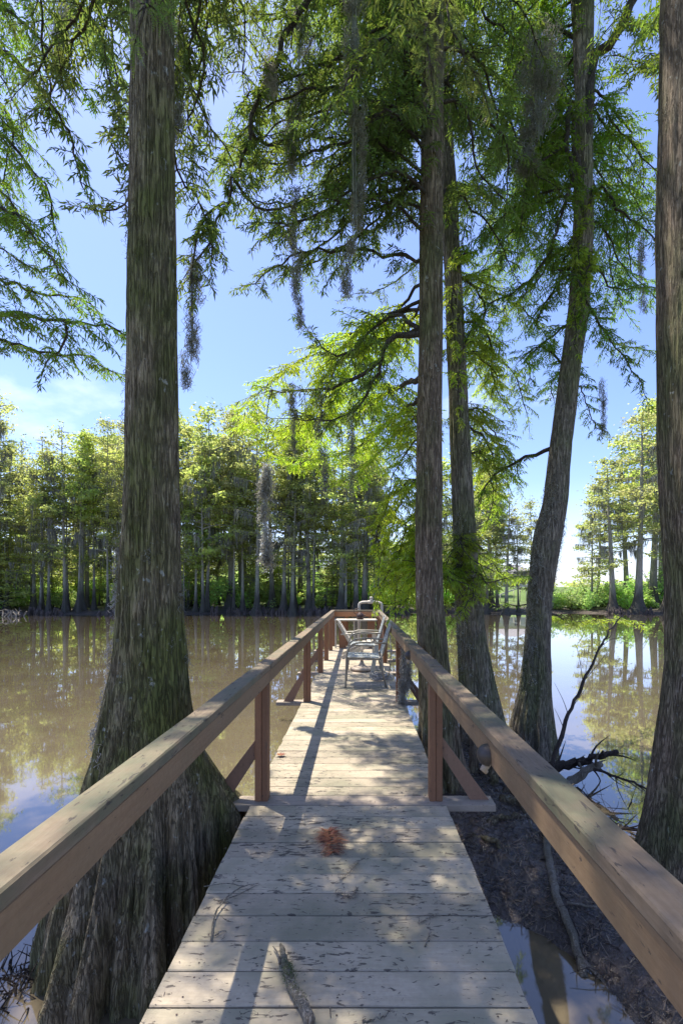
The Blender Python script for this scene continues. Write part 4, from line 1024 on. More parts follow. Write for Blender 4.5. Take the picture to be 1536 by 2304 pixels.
def far_trunk_mesh(Ht, r, bend, seed, flare=2.6):
    rs = np.random.default_rng(seed)
    z = np.concatenate([np.linspace(-.4, 2.2, 12), np.linspace(2.8, Ht * .97, 16)])
    cx = bend * np.sin(z / Ht * 2.4 + rs.random() * 6) * .5; cy = bend * np.cos(z / Ht * 2.0 + rs.random() * 6) * .5
    cx -= cx[1]; cy -= cy[1]
    R = r * (1 - .88 * np.clip(z / Ht, 0, 1) ** 1.1) * (1 + (flare - 1) * np.exp(-np.maximum(z, 0) / .75))
    seg = 18; A = np.arange(seg) * 2 * np.pi / seg
    lob = 1 + .22 * np.exp(-np.maximum(z, 0) / .8)[:, None] * np.cos(6 * A[None, :] + seed)
    V = np.stack([cx[:, None] + R[:, None] * lob * np.cos(A), cy[:, None] + R[:, None] * lob * np.sin(A), np.repeat(z[:, None], seg, 1)], -1).reshape(-1, 3)
    i, j = np.meshgrid(np.arange(len(z) - 1), np.arange(seg), indexing='ij')
    Q = np.stack([i * seg + j, i * seg + (j + 1) % seg, (i + 1) * seg + (j + 1) % seg, (i + 1) * seg + j], -1).reshape(-1, 4)
    mb = MB(); mb.add(V, Q)
    return mb, (lambda h: np.array((np.interp(h, z, cx), np.interp(h, z, cy), h)))

def far_variant(seed, Ht, r, h0, nl, Lmax, dens, top_sparse=.0, mossy=.3, csz=.25):
    random.seed(seed)
    tmb, ax = far_trunk_mesh(Ht, r, .5, seed)
    bmb, cmb_, mmb = MB(), MB(), MB()
    for q in range(nl):
        f = (q + random.random() * .8) / nl; h = (h0 + (1 - h0) * f ** .9) * Ht
        prof = Lmax * (0.55 + .55 * math.sin(math.pi * min(1, .25 + f * .75))) * (1 - .62 * f ** 2.2)
        a = q * 2.4 + random.uniform(-.5, .5); L = prof * random.uniform(.55, 1.15)
        p0 = ax(min(h, Ht * .96)); d_ = np.array((math.cos(a), math.sin(a), 0)); rise = random.uniform(.0, .35) * L * (.3 + f)
        p1 = p0 + d_ * L * .5 + (0, 0, rise * .8); p2 = p0 + d_ * L + (0, 0, rise)
        tube(bmb, [p0, p1, p2], [.06 * (1.1 - f) + .015, .035, .012], 4, cap=False)
        sh = .3 + .4 * random.random()
        if random.random() > top_sparse:
            nn_ = int(dens * 330 * (.35 + L / Lmax)); t_ = .18 + .9 * RNG.random((nn_, 1)) ** .8
            c_ = np.where(t_ < .5, p0 + (p1 - p0) * t_ * 2, p1 + (p2 - p1) * (t_ * 2 - 1))
            sp_ = .16 + .34 * np.sin(np.pi * np.clip(t_, 0, 1) ** .9)
            c_ = c_ + RNG.normal(0, 1, (nn_, 3)) * sp_ * np.array((1.15, 1.15, .42)) * (.75 + .25 * Lmax / 2) - (0, 0, .08)
            cards(cmb_, c_, nn_, 0.0, 0.0, csz, sh)
        if random.random() < mossy and f < .7:
            mm = int(8 + 10 * random.random())
            for _ in range(mm):
                s_ = random.uniform(.3, 1); b = p0 + (p2 - p0) * s_
                moss_far(mmb, b, random.uniform(.4, 1.6))
    cards(cmb_, ax(Ht * .95) + (0, 0, .1), int(dens * 110), .45, 1.1, csz, .6)
    return tmb, bmb, cmb_, mmb
def moss_far(mb, b, l):
    for _ in range(5):
        x = random.gauss(0, .09); y_ = random.gauss(0, .09); a = random.random() * 3.14; w = random.uniform(.012, .03); ll = l * random.uniform(.4, 1)
        s_ = np.array((math.cos(a), math.sin(a), 0)) * w
        p = b + np.array((x, y_, 0)); q = p + (random.gauss(0, .04), random.gauss(0, .04), -ll * .55); e = q + (random.gauss(0, .05), random.gauss(0, .05), -ll * .45)
        mb.add(np.array([p - s_, p + s_, q + s_ * .8, q - s_ * .8, e]), [(0, 1, 2, 3)], random.random()); mb.f.setdefault(3, []).append(np.array([[3, 2, 4]]) + mb.n - 5)

VAR = []
specs = [  # seed, height, trunk r, crown start, limbs, reach, density, sparse, mossy
    (1, 17, .24, .36, 40, 2.3, .40, .14, .3), (2, 15, .20, .45, 36, 2.0, .40, .16, .35), (3, 18, .28, .30, 40, 2.8, .38, .25, .5),
    (4, 14, .17, .50, 34, 1.9, .42, .12, .25), (5, 16, .26, .26, 36, 2.7, .34, .32, .6), (6, 13, .14, .22, 30, 2.0, .34, .25, .3), (7, 16, .22, .55, 32, 2.2, .38, .3, .5),
    (8, 8, .09, .08, 34, 1.7, .30, .2, .1), (9, 10, .10, .12, 36, 1.6, .30, .25, .3)]
class Proto: pass
for sp in specs:
    tmb, bmb, c_, mmb = far_variant(*sp)
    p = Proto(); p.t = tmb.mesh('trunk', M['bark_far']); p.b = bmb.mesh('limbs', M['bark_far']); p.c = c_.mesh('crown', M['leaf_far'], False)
    p.m = mmb.mesh('hanging_moss', M['moss'], False) if mmb.n else None; p.h = sp[1]; VAR.append(p)
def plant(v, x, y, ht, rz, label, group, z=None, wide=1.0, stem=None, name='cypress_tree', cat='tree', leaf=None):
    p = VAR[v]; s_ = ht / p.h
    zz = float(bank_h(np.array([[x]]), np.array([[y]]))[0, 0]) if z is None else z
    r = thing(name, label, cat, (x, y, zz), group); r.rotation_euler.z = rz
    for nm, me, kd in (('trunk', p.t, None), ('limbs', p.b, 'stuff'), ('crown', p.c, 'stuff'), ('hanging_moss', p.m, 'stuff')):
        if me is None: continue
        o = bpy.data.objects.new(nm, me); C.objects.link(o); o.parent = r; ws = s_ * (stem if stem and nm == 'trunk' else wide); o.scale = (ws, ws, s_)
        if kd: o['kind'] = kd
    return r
random.seed(5)
def topline(px):
    """height in survey pixels of the far tree tops"""
    return float(np.interp(px, [-400, 0, 60, 130, 180, 265, 330, 420, 500, 560, 700, 800, 900, 1000, 1060, 1110],
                           [920, 885, 895, 930, 955, 915, 945, 930, 895, 905, 940, 960, 985, 990, 975, 1010]))
GF = 'cypresses standing in the flooded far bank'
spots = []
def where(px):
    return ('at the far left of the stand' if px < 130 else 'behind the big left trunk' if px < 420 else 'between the big left trunk and the hanging pale moss' if px < 590 else
            'in the middle of the stand, behind the dock end' if px < 800 else 'close to the straight trunk by the railing' if px < 960 else 'at the right end of the stand')
def ok(x, y, dmin): return all((x - a) ** 2 + (y - b) ** 2 > dmin ** 2 for a, b in spots)
for row, (y0, y1, npx, dmin) in enumerate(((41.5, 44, 60, .8), (45, 49, 34, 1.3), (50, 57, 20, 2.2), (58, 66, 8, 3.0))):
    tries = 0; made = 0
    while made < npx and tries < 900:
        tries += 1
        px = random.uniform(-330, 1075); d = random.uniform(y0, y1); x = (px - CX) * d / F
        if px > 560 and random.random() < .42: continue
        if px > 880 and random.random() < .45: continue
        if not ok(x, d, dmin): continue
        yy = max(d, float(shore(np.array([x]))[0]) + random.uniform(-.3, 1.2)) if row == 0 else d
        spots.append((x, yy)); made += 1
        H_ = (CY - topline(px)) * yy / F + CAM_H - WZ
        H_ *= random.uniform(.78, 1.03) if random.random() < .7 else random.uniform(.5, .78)
        if row >= 2: H_ *= .93
        wd = random.choice((.5, .65, .8, .95, 1.1, 1.25))
        lab = ('thin ' if wd < .7 else 'stout ' if wd > 1 else '') + ('front-rank cypress ', 'second-rank cypress ', 'deep-set cypress ', 'rearmost cypress ')[row] + where(px)
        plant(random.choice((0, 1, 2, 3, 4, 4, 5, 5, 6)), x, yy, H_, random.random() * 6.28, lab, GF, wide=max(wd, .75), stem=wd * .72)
random.seed(51)
for q in range(90):
    px = random.uniform(-200, 1080); d = random.uniform(43, 66); x = (px - CX) * d / F
    if not ok(x, d, .8): continue
    spots.append((x, d))
    plant(random.choice((7, 8)), x, d, random.uniform(3.5, 9.0), random.random() * 6.28, 'young low-branched cypress growing ' + where(px), 'young cypresses under the far stand', wide=random.uniform(.9, 1.5))
random.seed(61)
for q in range(46):
    px = -80 + 1180 * (q + random.random() * .8) / 46; d = random.uniform(70, 84)
    x = (px - CX) * d / F; zz = float(bank_h(np.array([[x]]), np.array([[d]]))[0, 0])
    plant(random.choice((7, 8)), x, d, random.uniform(5.5, 9.5), random.random() * 6.28, 'sunlit bushy tree behind the trunks ' + where(px), 'sunlit young trees behind the far stand', wide=random.uniform(1.4, 2.0), name='bushy_tree')
# right-hand group beyond the leaning tree
def at(px, d): return (px - CX) * d / F
for (px, d, top, v, w, lab) in (
    (1378, 42.5, 1035, 4, 1.15, 'tall lone cypress with layered boughs, left of the pair on the right far bank'),
    (1434, 42.0, 925, 2, 1.1, 'taller pale-trunked cypress, right of the pair on the right far bank'),
    (1466, 46, 905, 0, 1.2, 'broad cypress behind the pair on the right far bank'),
    (1500, 42.5, 1000, 4, 1.1, 'moss-draped cypress against the right edge tree on the far bank'),
    (1491, 50, 890, 2, 1.2, 'highest cypress of the right far bank, deep behind the pair'),
    (1410, 50, 985, 1, 1.1, 'cypress seen between the pair on the right far bank'),
    (1545, 44, 930, 0, 1.1, 'cypress behind the right edge tree on the far bank'),
    (1620, 43, 900, 2, 1.1, 'cypress on the far bank outside the right edge of the view'),
    (1342, 52, 1090, 5, 1.1, 'smaller cypress leaning over the shrubs on the right far bank'),
    (1093, 41.5, 1050, 5, .9, 'thin mossy cypress standing in the gap left of the leaning tree'),
    (1118, 43, 1090, 3, .8, 'second thin cypress in the gap left of the leaning tree'),
    (1075, 44, 1000, 0, 1.0, 'leafy cypress seen just right of the slender trunk on the far bank'),
    (1105, 46, 1040, 1, 1.0, 'deeper leafy cypress in the gap left of the leaning tree'),
    (1052, 47, 985, 2, 1.1, 'tall cypress of the far bank behind the slender trunk'),
    (1190, 46, 1130, 5, 1.0, 'low leafy cypress behind the bend of the leaning tree'),
    (1330, 46, 1120, 5, .9, 'small cypress left of the lone cypress on the right far bank'),
    (1138, 40.6, 1110, 4, .95, 'mossy cypress with low dripping boughs beside the lawn'),
    (1166, 42, 1160, 5, .9, 'short mossy cypress against the leaning tree, by the lawn')):
    H_ = (CY - top) * d / F + CAM_H - WZ
    plant(v, at(px, d), d, H_, random.random() * 6.28, lab, 'cypresses of the right far bank', wide=w)

# ---- shrubs
def shrub_mesh(seed, w, h, n):
    random.seed(seed); mb = MB()
    for q in range(16):
        a = random.random() * 6.28; r = w * math.sqrt(random.random()) * .75; zz = h * random.uniform(.15, .8) * (1 - .4 * r / w)
        cards(mb, np.array((r * math.cos(a), r * math.sin(a), zz)), n // 16, w * .34, h * .22, .24, random.uniform(.3, .8), 1.7, .1)
    return mb.mesh('leaves', M['shrub'], False)
def stems_mesh(seed, w, h):
    random.seed(seed); mb = MB()
    for q in range(7):
        a = random.random() * 6.28
        tube(mb, [(0, 0, -.1), (w * .3 * math.cos(a), w * .3 * math.sin(a), h * .4), (w * .6 * math.cos(a), w * .6 * math.sin(a), h * .8)], [.05, .03, .01], 5, cap=False)
    return mb.mesh('stems', M['bark_far'])
SH = [(shrub_mesh(30 + i, w, h, 1700), stems_mesh(50 + i, w, h)) for i, (w, h) in enumerate(((1.8, 2.4), (2.3, 3.2), (1.5, 1.7)))]
def shrub(v, x, y, s_, label, group):
    zz = float(bank_h(np.array([[x]]), np.array([[y]]))[0, 0])
    r = thing('shrub', label, 'shrub', (x, y, zz), group); r.rotation_euler.z = random.random() * 6.28
    for nm, me in zip(('leaves', 'stems'), SH[v]):
        o = bpy.data.objects.new(nm, me); C.objects.link(o); o.parent = r; o.scale = (s_, s_, s_)
        if nm == 'leaves': o['kind'] = 'stuff'
random.seed(9)
for q in range(110):
    d = random.uniform(46, 76); px = random.uniform(-60, 1080)
    shrub(q % 3, at(px, d), d, random.uniform(.7, 1.9) * d / 62, 'bright green shrub ' + where(px), 'undergrowth shrubs of the far stand')
for q, (px, d, s_) in enumerate(((1262, 47, .95), (1282, 45.5, .8), (1300, 46.5, 1.0), (1318, 45, .9), (1338, 46.5, 1.15), (1352, 48, 1.3), (1395, 47, 1.35), (1412, 46, 1.1), (1440, 49, 1.5), (1468, 47, 1.2), (1490, 50, 1.6), (1455, 45, .8), (1520, 46, 1.2), (1240, 46, .8), (1215, 48, .6))):
    nb = ['beside the lawn', 'with lit rounded top', 'left of the lone cypress', 'at the waterline'][q % 4]
    shrub(q % 3, at(px, d), d, s_, 'leafy green shrub of the thicket on the right far bank', 'shrub thicket on the right far bank')
# low woods beyond the lawn, far off: one mass
mb = MB(); random.seed(3)
for q in range(420):
    x = random.uniform(-260, 260); y = random.uniform(120, 150)
    cards(mb, np.array((x, y, 1.0 + random.uniform(0, 3.0) * (1.6 if x < 20 else .6))), 60, 3.4, 2.2, 1.3, random.uniform(.2, .7), 1.6, 0)
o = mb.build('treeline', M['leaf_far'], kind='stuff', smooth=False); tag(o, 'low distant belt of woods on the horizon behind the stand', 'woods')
# knees and stubs along the far waterline
random.seed(12)
knm = []
for i in range(3):
    mb = MB()
    for q in range(9):
        x, y, h, r = random.uniform(-.8, .8), random.uniform(-.4, .4), random.uniform(.15, .7), random.uniform(.06, .16)
        tube(mb, [(x, y, -.3), (x, y, h * .4), (x + random.uniform(-.08, .08), y, h)], [r * 1.6, r, r * .35], 6, rough=.3)
    knm.append(mb.mesh('cypress_knees', M['stickd']))
for q in range(64):
    px = random.uniform(-60, 1540); 
    if 1090 < px < 1350: continue
    x = at(px, 42); y = float(shore(np.array([x]))[0]) + random.uniform(-.5, 1.4)
    o = bpy.data.objects.new('cypress_knees', knm[q % 3]); C.objects.link(o); o.location = (x, y, WZ); o.rotation_euler.z = random.random() * 6
    o.scale = (1, 1, random.uniform(.6, 1.2)); tag(o, 'dark cypress knees at the waterline ' + (where(px) if px < 1100 else 'right of the leaning tree'), 'cypress knees', 'cypress knees along the far waterline')
# driftwood snag in the water, far left
t = thing('driftwood', 'bleached tangle of driftwood in the water at far left', 'driftwood', (at(28, 37), 37, WZ))
for q in range(16):
    a = random.random() * 3.14; x0, y0 = at(28, 37) + random.uniform(-.7, .7), 37 + random.uniform(-.5, .5)
    l = random.uniform(.4, 1.2)
    tube(MB(), smooth_path([(x0, y0, WZ - .1), (x0 + l * .4 * math.cos(a), y0 + .2, WZ + random.uniform(.1, .5)), (x0 + l * math.cos(a), y0, WZ + random.uniform(.0, .8))], 6, .03), [.06, .055, .05, .04, .03, .015], 6).build('limb', M['stick'], t)
# house and fence beyond the lawn
hx, hy = at(1150, 92), 92
t = thing('house', 'small house with a grey hipped roof beyond the lawn', 'house', (hx, hy, 1.2))
zb = float(bank_h(np.array([[hx]]), np.array([[hy]]))[0, 0])
mb = MB(); box(mb, hx - 3.6, hx + 3.6, hy - 3, hy + 3, zb - .3, zb + 2.6, .01, 'x'); mb.build('wall', M['wall'], t, smooth=False)
mb = MB(); a, b = (hx - 4.2, hy - 3.6), (hx + 4.2, hy + 3.6)
mb.add([(a[0], a[1], zb + 2.6), (b[0], a[1], zb + 2.6), (b[0], b[1], zb + 2.6), (a[0], b[1], zb + 2.6), (hx - 1.2, hy, zb + 4.5), (hx + 1.2, hy, zb + 4.5)], [(0, 1, 5, 4), (2, 3, 4, 5), (3, 2, 1, 0)])
mb.f.setdefault(3, []).append(np.array([[1, 2, 5], [3, 0, 4]])); mb.build('roof', M['roof'], t, smooth=False)
for wx in (-2.2, 0, 2.2):
    mb = MB(); box(mb, hx + wx - .5, hx + wx + .5, hy - 3.06, hy - 3.01, zb + .9, zb + 2.1, .005, 'x'); w_ = mb.build('window', M['white'], t, smooth=False)
    mb = MB(); box(mb, hx + wx - .42, hx + wx + .42, hy - 3.08, hy - 3.062, zb + .98, zb + 2.02, .003, 'x'); mb.build('pane', M['glass'], w_, smooth=False)
t = thing('fence', 'pale board rail fence sloping across the far lawn', 'fence', (at(1150, 60), 60, .3))
pa = P(1108, 1344, 58); pb = P(1196, 1312, 66)
for q in range(7):
    c = pa + (pb - pa) * q / 6; zg = float(bank_h(np.array([[c[0]]]), np.array([[c[1]]]))[0, 0])
    tube(MB(), [(c[0], c[1], zg - .2), (c[0], c[1], c[2] + .1)], .05, 6).build('post', M['white'], t)
plank(MB(), pa, pb, .16, .05, (0, -1, 0)).build('rail', M['white'], t, smooth=False)

# ------------------------------------------------------------------ mud, roots, fallen wood on the right
random.seed(21)
def stick(label, pts, r0, r1, mat='stick', n=24, wob=.006, twigs=0, cat='stick', name='fallen_branch', group=None, tl=.25, fork=True):
    p = smooth_path(pts, n, wob)
    t = thing(name, label, cat, tuple(p[0]), group)
    tube(MB(), p, np.linspace(r0, r1, n), 8, rough=.25).build('stem', M[mat], t)
    for q in range(twigs):
        i = random.randint(n // 5, n - 2); d_ = p[i + 1] - p[i]; d_ /= np.linalg.norm(d_) + 1e-9
        d_ = d_ + np.array((random.uniform(-.9, .9), random.uniform(-.5, .5), random.uniform(-.5, .7))); d_ /= np.linalg.norm(d_)
        l = tl * random.uniform(.4, 1.3)
        tube(MB(), smooth_path([p[i], p[i] + d_ * l * .5 + RNG.normal(0, .02, 3), p[i] + d_ * l + RNG.normal(0, .04, 3)], 7), np.linspace(max(r1 * .8, .003), .0015, 7), 5).build('twig', M[mat], t)
    return t
def G(px, py, up=0.0):     # point on the mud or water surface seen at that pixel
    d = (CAM_H - WZ) * F / (py - CY)
    for _ in range(12):
        x = at(px, d); z = float(np.maximum(mud_h(np.array([[x]]), np.array([[d]]))[0, 0], WZ)); d = .5 * d + .5 * (CAM_H - z) * F / (py - CY)
    return np.array((x, d, z + up))
stick('long bare branch rising diagonally from the water right of the leaning tree', [P(1235, 1745, 5.0), P(1262, 1650, 5.1), P(1300, 1560, 5.3), P(1338, 1480, 5.5), P(1370, 1420, 5.8), P(1405, 1378, 6.1)], .026, .006, 'stickd', 30, .006, 9, cat='branch', tl=.45)
stick('thick pale bent branch lying on the mud, reaching toward the puddle', [G(1229, 1868, .05), G(1232, 1930, .035), G(1248, 2010, .03), G(1272, 2075, .03), G(1292, 2130, .03), G(1312, 2195, .0)], .030, .024, 'stick', 30, .004, 1, cat='branch')
stick('thin pale twig standing in the mud beside the thick branch', [P(1192, 1845, 3.75), P(1206, 1890, 3.70), P(1220, 1945, 3.5), P(1216, 1985, 3.3)], .011, .005, 'stick', 14, .004, 1, cat='branch')
stick('short pale stick lying right of the thick branch on the mud', [G(1275, 2042, .03), G(1330, 2050, .03), G(1372, 2056, .05)], .008, .004, 'stick', 10, .003, 0, cat='branch')
stick('broken grey log end sticking out over the water behind the right railing', [P(1225, 1735, 5.3), P(1290, 1718, 5.2), P(1350, 1702, 5.1), P(1392, 1692, 5.0)], .065, .022, 'stickd', 18, .014, 14, cat='log', name='log', tl=.35)
stick('second log leaning below the broken log end', [P(1268, 1775, 5.0), P(1300, 1745, 5.0), P(1350, 1715, 5.0)], .06, .03, 'stick', 12, .012, 4, cat='log', name='log')
stick('slim bare branch lying over the water toward the right edge tree', [P(1335, 1730, 4.9), P(1400, 1752, 4.6), P(1440, 1768, 4.4), P(1478, 1790, 4.2)], .016, .008, 'stickd', 16, .004, 8, cat='branch', tl=.35)
stick('lower slim branch floating against the right edge tree', [P(1380, 1862, 4.1), P(1430, 1866, 4.0), P(1475, 1868, 3.9)], .018, .010, 'stickd', 10, .003, 5, cat='branch', tl=.3)
stick('tangled bare twig arching over the water below the broken log', [P(1290, 1770, 4.9), P(1330, 1800, 4.6), P(1370, 1830, 4.4), P(1420, 1800, 4.3)], .008, .003, 'stickd', 16, .02, 12, cat='branch', tl=.35)
for i, (px, py, h, r) in enumerate(((1063, 1735, .42, .05), (1093, 1740, .36, .055), (1108, 1762, .30, .04), (1045, 1765, .25, .05), (1128, 1740, .22, .035))):
    g = G(px, py, -.05)
    mb = MB(); tube(mb, smooth_path([g, g + (0.01, 0, h * .5), g + (0.0, 0.01, h)], 10, .006), np.array([1.6, 1.35, 1.15, 1.0, .95, .9, .85, .75, .6, .3]) * r, 10, rough=.25)
    o = mb.build('cypress_knee', M['bark_r'], origin=g); tag(o, ['leftmost tall', 'second tall', 'third, shorter', 'low front', 'small right-hand'][i] + ' cypress knee rising from the mud behind the railing brace', 'cypress knee', 'cypress knees in the mud by the dock')
# surface roots
for i, (a, b, c, r) in enumerate((((1130, 1800), (1170, 1815), (1215, 1850), .05), ((1100, 1850), (1150, 1840), (1210, 1838), .035), ((1140, 1780), (1180, 1790), (1230, 1790), .045), ((1060, 1880), (1110, 1900), (1150, 1925), .03))):
    mb = MB(); tube(mb, smooth_path([G(*a, 0.0), G(*b, .02), G(*c, -.02)], 16, .012), np.linspace(r, r * .4, 16), 9, rough=.35)
    o = mb.build('root', M['bark_r'], smooth=True, origin=G(*a)); tag(o, ['thickest', 'long thin', 'upper', 'lowest dark'][i] + ' surface root crossing the mud beside the dock', 'root', 'surface roots in the mud')
# twig and needle litter over the mud
mb = MB()
n = 24000
X = RNG.uniform(0.35, 2.4, n); Y = RNG.uniform(1.3, 7.2, n); Zs = mud_h(X, Y); keep = Zs > WZ - .012
X, Y, Zs = X[keep], Y[keep], Zs[keep]; n = len(X)
a = RNG.random(n) * 6.283; l = RNG.uniform(.015, .085, n) * RNG.uniform(.4, 1.2, n); w = RNG.uniform(.001, .0032, n); tz = RNG.uniform(-.012, .03, n)
d_ = np.stack([np.cos(a) * l, np.sin(a) * l, tz], 1); s_ = np.stack([-np.sin(a) * w, np.cos(a) * w, 0 * a], 1); b = np.stack([X, Y, np.maximum(Zs, WZ) + .006], 1)
V = np.stack([b - s_, b + s_, b + d_ + s_, b + d_ - s_], 1).reshape(-1, 3)
mb.add(V, np.arange(n * 4).reshape(-1, 4), np.repeat(RNG.random(n), 4))
o = mb.build('twig_litter', M['litter'], kind='stuff', smooth=False); tag(o, 'fine needle and twig litter strewn over the wet mud', 'litter')
mb = MB()
n = 700; X = RNG.uniform(0.5, 2.3, n); Y = RNG.uniform(1.5, 7, n); Zs = mud_h(X, Y); keep = Zs > WZ; X, Y, Zs = X[keep], Y[keep], Zs[keep]
for x, y, z in zip(X, Y, Zs):
    a = random.random() * 6.28; l = random.uniform(.08, .3)
    tube(mb, [(x, y, z), (x + l * .5 * math.cos(a), y + l * .5 * math.sin(a), z + random.uniform(.005, .03)), (x + l * math.cos(a + .2), y + l * math.sin(a + .2), z + .004)], [.004, .003, .0015], 4, col=random.random(), cap=False)
o = mb.build('stick_litter', M['stickd'], kind='stuff'); tag(o, 'small broken sticks scattered over the mud', 'litter')
# root tangle in the water, lower left
t = thing('root_tangle', 'spiky clump of dead roots and twigs in the water at the left tree foot', 'root clump', tuple(P(45, 2215, 2.35)))
c = np.array((at(50, 2.5), 2.5, WZ))
for q in range(150):
    a = random.random() * 6.28; r = random.random() ** .5 * .26; b = c + (r * math.cos(a), r * math.sin(a) * .8, -.03)
    d_ = np.array((random.gauss(0, .5), random.gauss(0, .5), random.uniform(.2, 1))); d_ /= np.linalg.norm(d_); l = random.uniform(.06, .2)
    tube(MB(), smooth_path([b, b + d_ * l * .6, b + d_ * l + RNG.normal(0, .02, 3)], 5), np.linspace(.006, .002, 5), 4).build('twig', M['stickd'], t)

# ------------------------------------------------------------------ on the deck
random.seed(33)
def D(px, py, up=.0):
    d = CAM_H * F / (py - CY); return np.array((at(px, d), d, up))
# rust-brown cypress spray
mb = MB(); n = 0
rn = random.Random(4)
while n < 81:
    yc = -2.2 + PITCH * (n + .5); n += 1
    for x in (-0.60, -0.07, 0.46):
        for dy in (-.038, .038):
            cx_, cy_ = x + rn.uniform(-.008, .008), yc + dy + rn.uniform(-.006, .006)
            mb.add([(cx_ + .0036 * math.cos(a), cy_ + .0036 * math.sin(a), .0022) for a in np.arange(6) * math.pi / 3] , [(0, 1, 2, 3, 4, 5)])
o = mb.build('nail_heads', M['iron'], dock, kind='stuff', smooth=False)
def spray(label, stem, n, l0, wdt, mat='needle', name='cypress_spray'):
    t = thing(name, label, 'dead twig', tuple(stem[0]))
    p = smooth_path(stem, 12, .002); tube(MB(), p, np.linspace(.003, .0015, 12), 5).build('stem', M['stick'], t)
    mb = MB()
    for q in range(n):
        i = random.randint(0, 10); sg = random.choice((-1, 1)); u = p[i + 1] - p[i]; u /= np.linalg.norm(u); sd = np.array((u[1], -u[0], 0)) * sg
        v = sd * random.uniform(.6, 1) + u * random.uniform(-.6, .7); v[2] = random.uniform(.0, .25); v /= np.linalg.norm(v)
        l = l0 * random.uniform(.3, 1.25) * (.55 + .45 * math.sin(math.pi * (i + 1) / 12)); w = np.array((-v[1], v[0], 0)) * wdt; b = p[i] + (0, 0, random.uniform(0, .008)); m_ = b + v * l * .5 + RNG.normal(0, l * .04, 3); m_[2] = max(m_[2], .003); e = b + v * l; e[2] = max(.003, e[2] - l * .15)
        mb.add([b - w, b + w, m_ + w, m_ - w, e], [(0, 1, 2, 3)], random.random()); mb.f.setdefault(3, []).append(np.array([[3, 2, 4]]) + mb.n - 5)
    mb.build('needles', M[mat], t, smooth=False, kind='stuff')
spray('flat rust-red cypress spray lying in the middle of the deck', [D(738, 1872, .006), D(745, 1895, .012), D(750, 1925, .008)], 300, .10, .0019)
spray('small curled brown sprig just below the rust-red spray', [D(805, 1945, .01), D(785, 1968, .012), D(765, 1985, .006)], 60, .035, .001, 'litter')
spray('dark curled sprig with a white blossom fleck, below the small sprig', [D(755, 2012, .006), D(790, 2022, .01), D(805, 2000, .008)], 70, .03, .001, 'litter')
spray('thin dark sprig near the right side of the deck', [D(940, 2080, .006), D(965, 2068, .006), D(985, 2060, .008)], 16, .03, .0009, 'litter')
spray('second dark sprig right of centre, nearer the viewer', [D(955, 2132, .005), D(962, 2118, .006), D(966, 2100, .006)], 14, .025, .0009, 'litter')
spray('curved dark sprig at the bottom edge of the deck', [D(815, 2300, .005), D(850, 2296, .006), D(878, 2278, .006)], 14, .025, .0009, 'litter')
o = stick('forked bare pale twig lying across the boards by the left railing', [D(476, 2120, .010), D(484, 2068, .02), D(506, 2035, .022), D(545, 2005, .02), D(583, 1993, .012)], .0048, .0018, 'stick', 26, .0012, 0, cat='twig', name='forked_twig')
for pts in ([D(506, 2035, .02), D(540, 2018, .014), D(585, 1994, .012)], [D(548, 2004, .02), D(515, 1994, .012), D(458, 1997, .006)], [D(484, 2110, .008), D(492, 2104, .01), D(510, 2098, .006)]):
    tube(MB(), smooth_path(pts, 14, .0012), np.linspace(.0032, .0012, 14), 5).build('fork', M['stick'], o)
t = thing('broken_branch', 'short thick broken branch with green moss at the bottom of the deck', 'branch', tuple(D(660, 2230)))
p = smooth_path([D(631, 2135, .02), D(642, 2180, .022), D(656, 2228, .02), D(680, 2270, .018), D(700, 2312, .016)], 26, .001)
tube(MB(), p, np.interp(np.linspace(0, 1, 26), [0, .1, .3, .6, .9, 1], [.004, .009, .015, .016, .019, .017]), 10, rough=.4).build('wood', M['stick'], t)
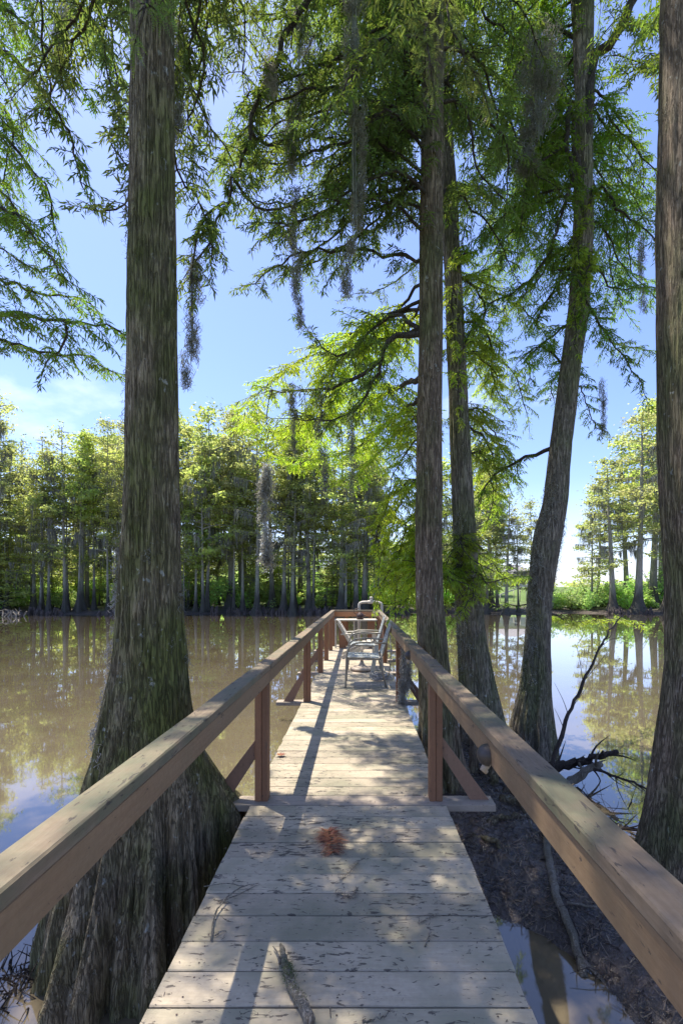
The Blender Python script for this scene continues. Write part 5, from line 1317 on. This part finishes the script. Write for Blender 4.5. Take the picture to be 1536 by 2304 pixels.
for s_ in (-.008, .009):
    q = smooth_path([D(634, 2180, .02) + (s_, 0, 0), D(630, 2158, .02) + (s_, 0, 0), D(626 + s_ * 900, 2138, .016) + (s_, 0, 0)], 8)
    tube(MB(), q, np.linspace(.006, .002, 8), 5, rough=.4).build('splinter', M['stick'], t)
mb = MB()
for q in range(900):
    i = random.choice([random.randint(8, 13)] * 3 + [random.randint(14, 20)]); b = p[i] + RNG.normal(0, .011, 3) + (0, 0, .006); b[2] = max(.004, b[2]); v = RNG.normal(0, 1, 3); v /= np.linalg.norm(v); v[2] = abs(v[2]); w = np.cross(v, (0, 0, 1.)) * .0011; l = random.uniform(.006, .014)
    mb.add([b - w, b + w, b + v * l], [(0, 1, 2)], random.random())
mb.build('moss', M['mossgreen'], t, kind='stuff', smooth=False)
stick('tiny pale straight twig on the bottom boards', [D(742, 2268, .004), D(744, 2292, .004)], .002, .0015, 'stick', 4, 0, 0, cat='twig', name='twig')
# dry leaf
t = MB(); c = D(632, 1702, .012)
for q in range(7):
    a = q * .9; v = np.array((math.cos(a), math.sin(a), .25)) * random.uniform(.03, .05); w = np.array((-v[1], v[0], 0)) * .3
    t.add([c, c + v * .5 + w, c + v, c + v * .5 - w], [(0, 1, 2, 3)], random.random())
o = t.build('dry_leaf', M['needle'], origin=c, smooth=False); tag(o, 'curled dry brown leaf left of the rail shadow on the deck', 'leaf')
# scattered crumbs
mb = MB(); n = 900
Y = 1.3 + 7 * RNG.random(n) ** 1.6; X = RNG.uniform(DL + .01, DR - .01, n); a = RNG.normal(0, .7, n) + (RNG.random(n) < .3) * 1.57; l = RNG.uniform(.003, .016, n); w = RNG.uniform(.0006, .0018, n)
d_ = np.stack([np.cos(a) * l, np.sin(a) * l, RNG.uniform(0, .003, n)], 1); s_ = np.stack([-np.sin(a) * w, np.cos(a) * w, 0 * a], 1); b = np.stack([X, Y, 0 * X + .0035], 1)
mb.add(np.stack([b - s_, b + s_, b + d_ + s_, b + d_ - s_], 1).reshape(-1, 3), np.arange(n * 4).reshape(-1, 4), np.repeat(RNG.random(n) * .8, 4))
o = mb.build('needle_crumbs', M['litter'], kind='stuff', smooth=False); tag(o, 'fine brown needle crumbs strewn over the deck boards', 'litter')
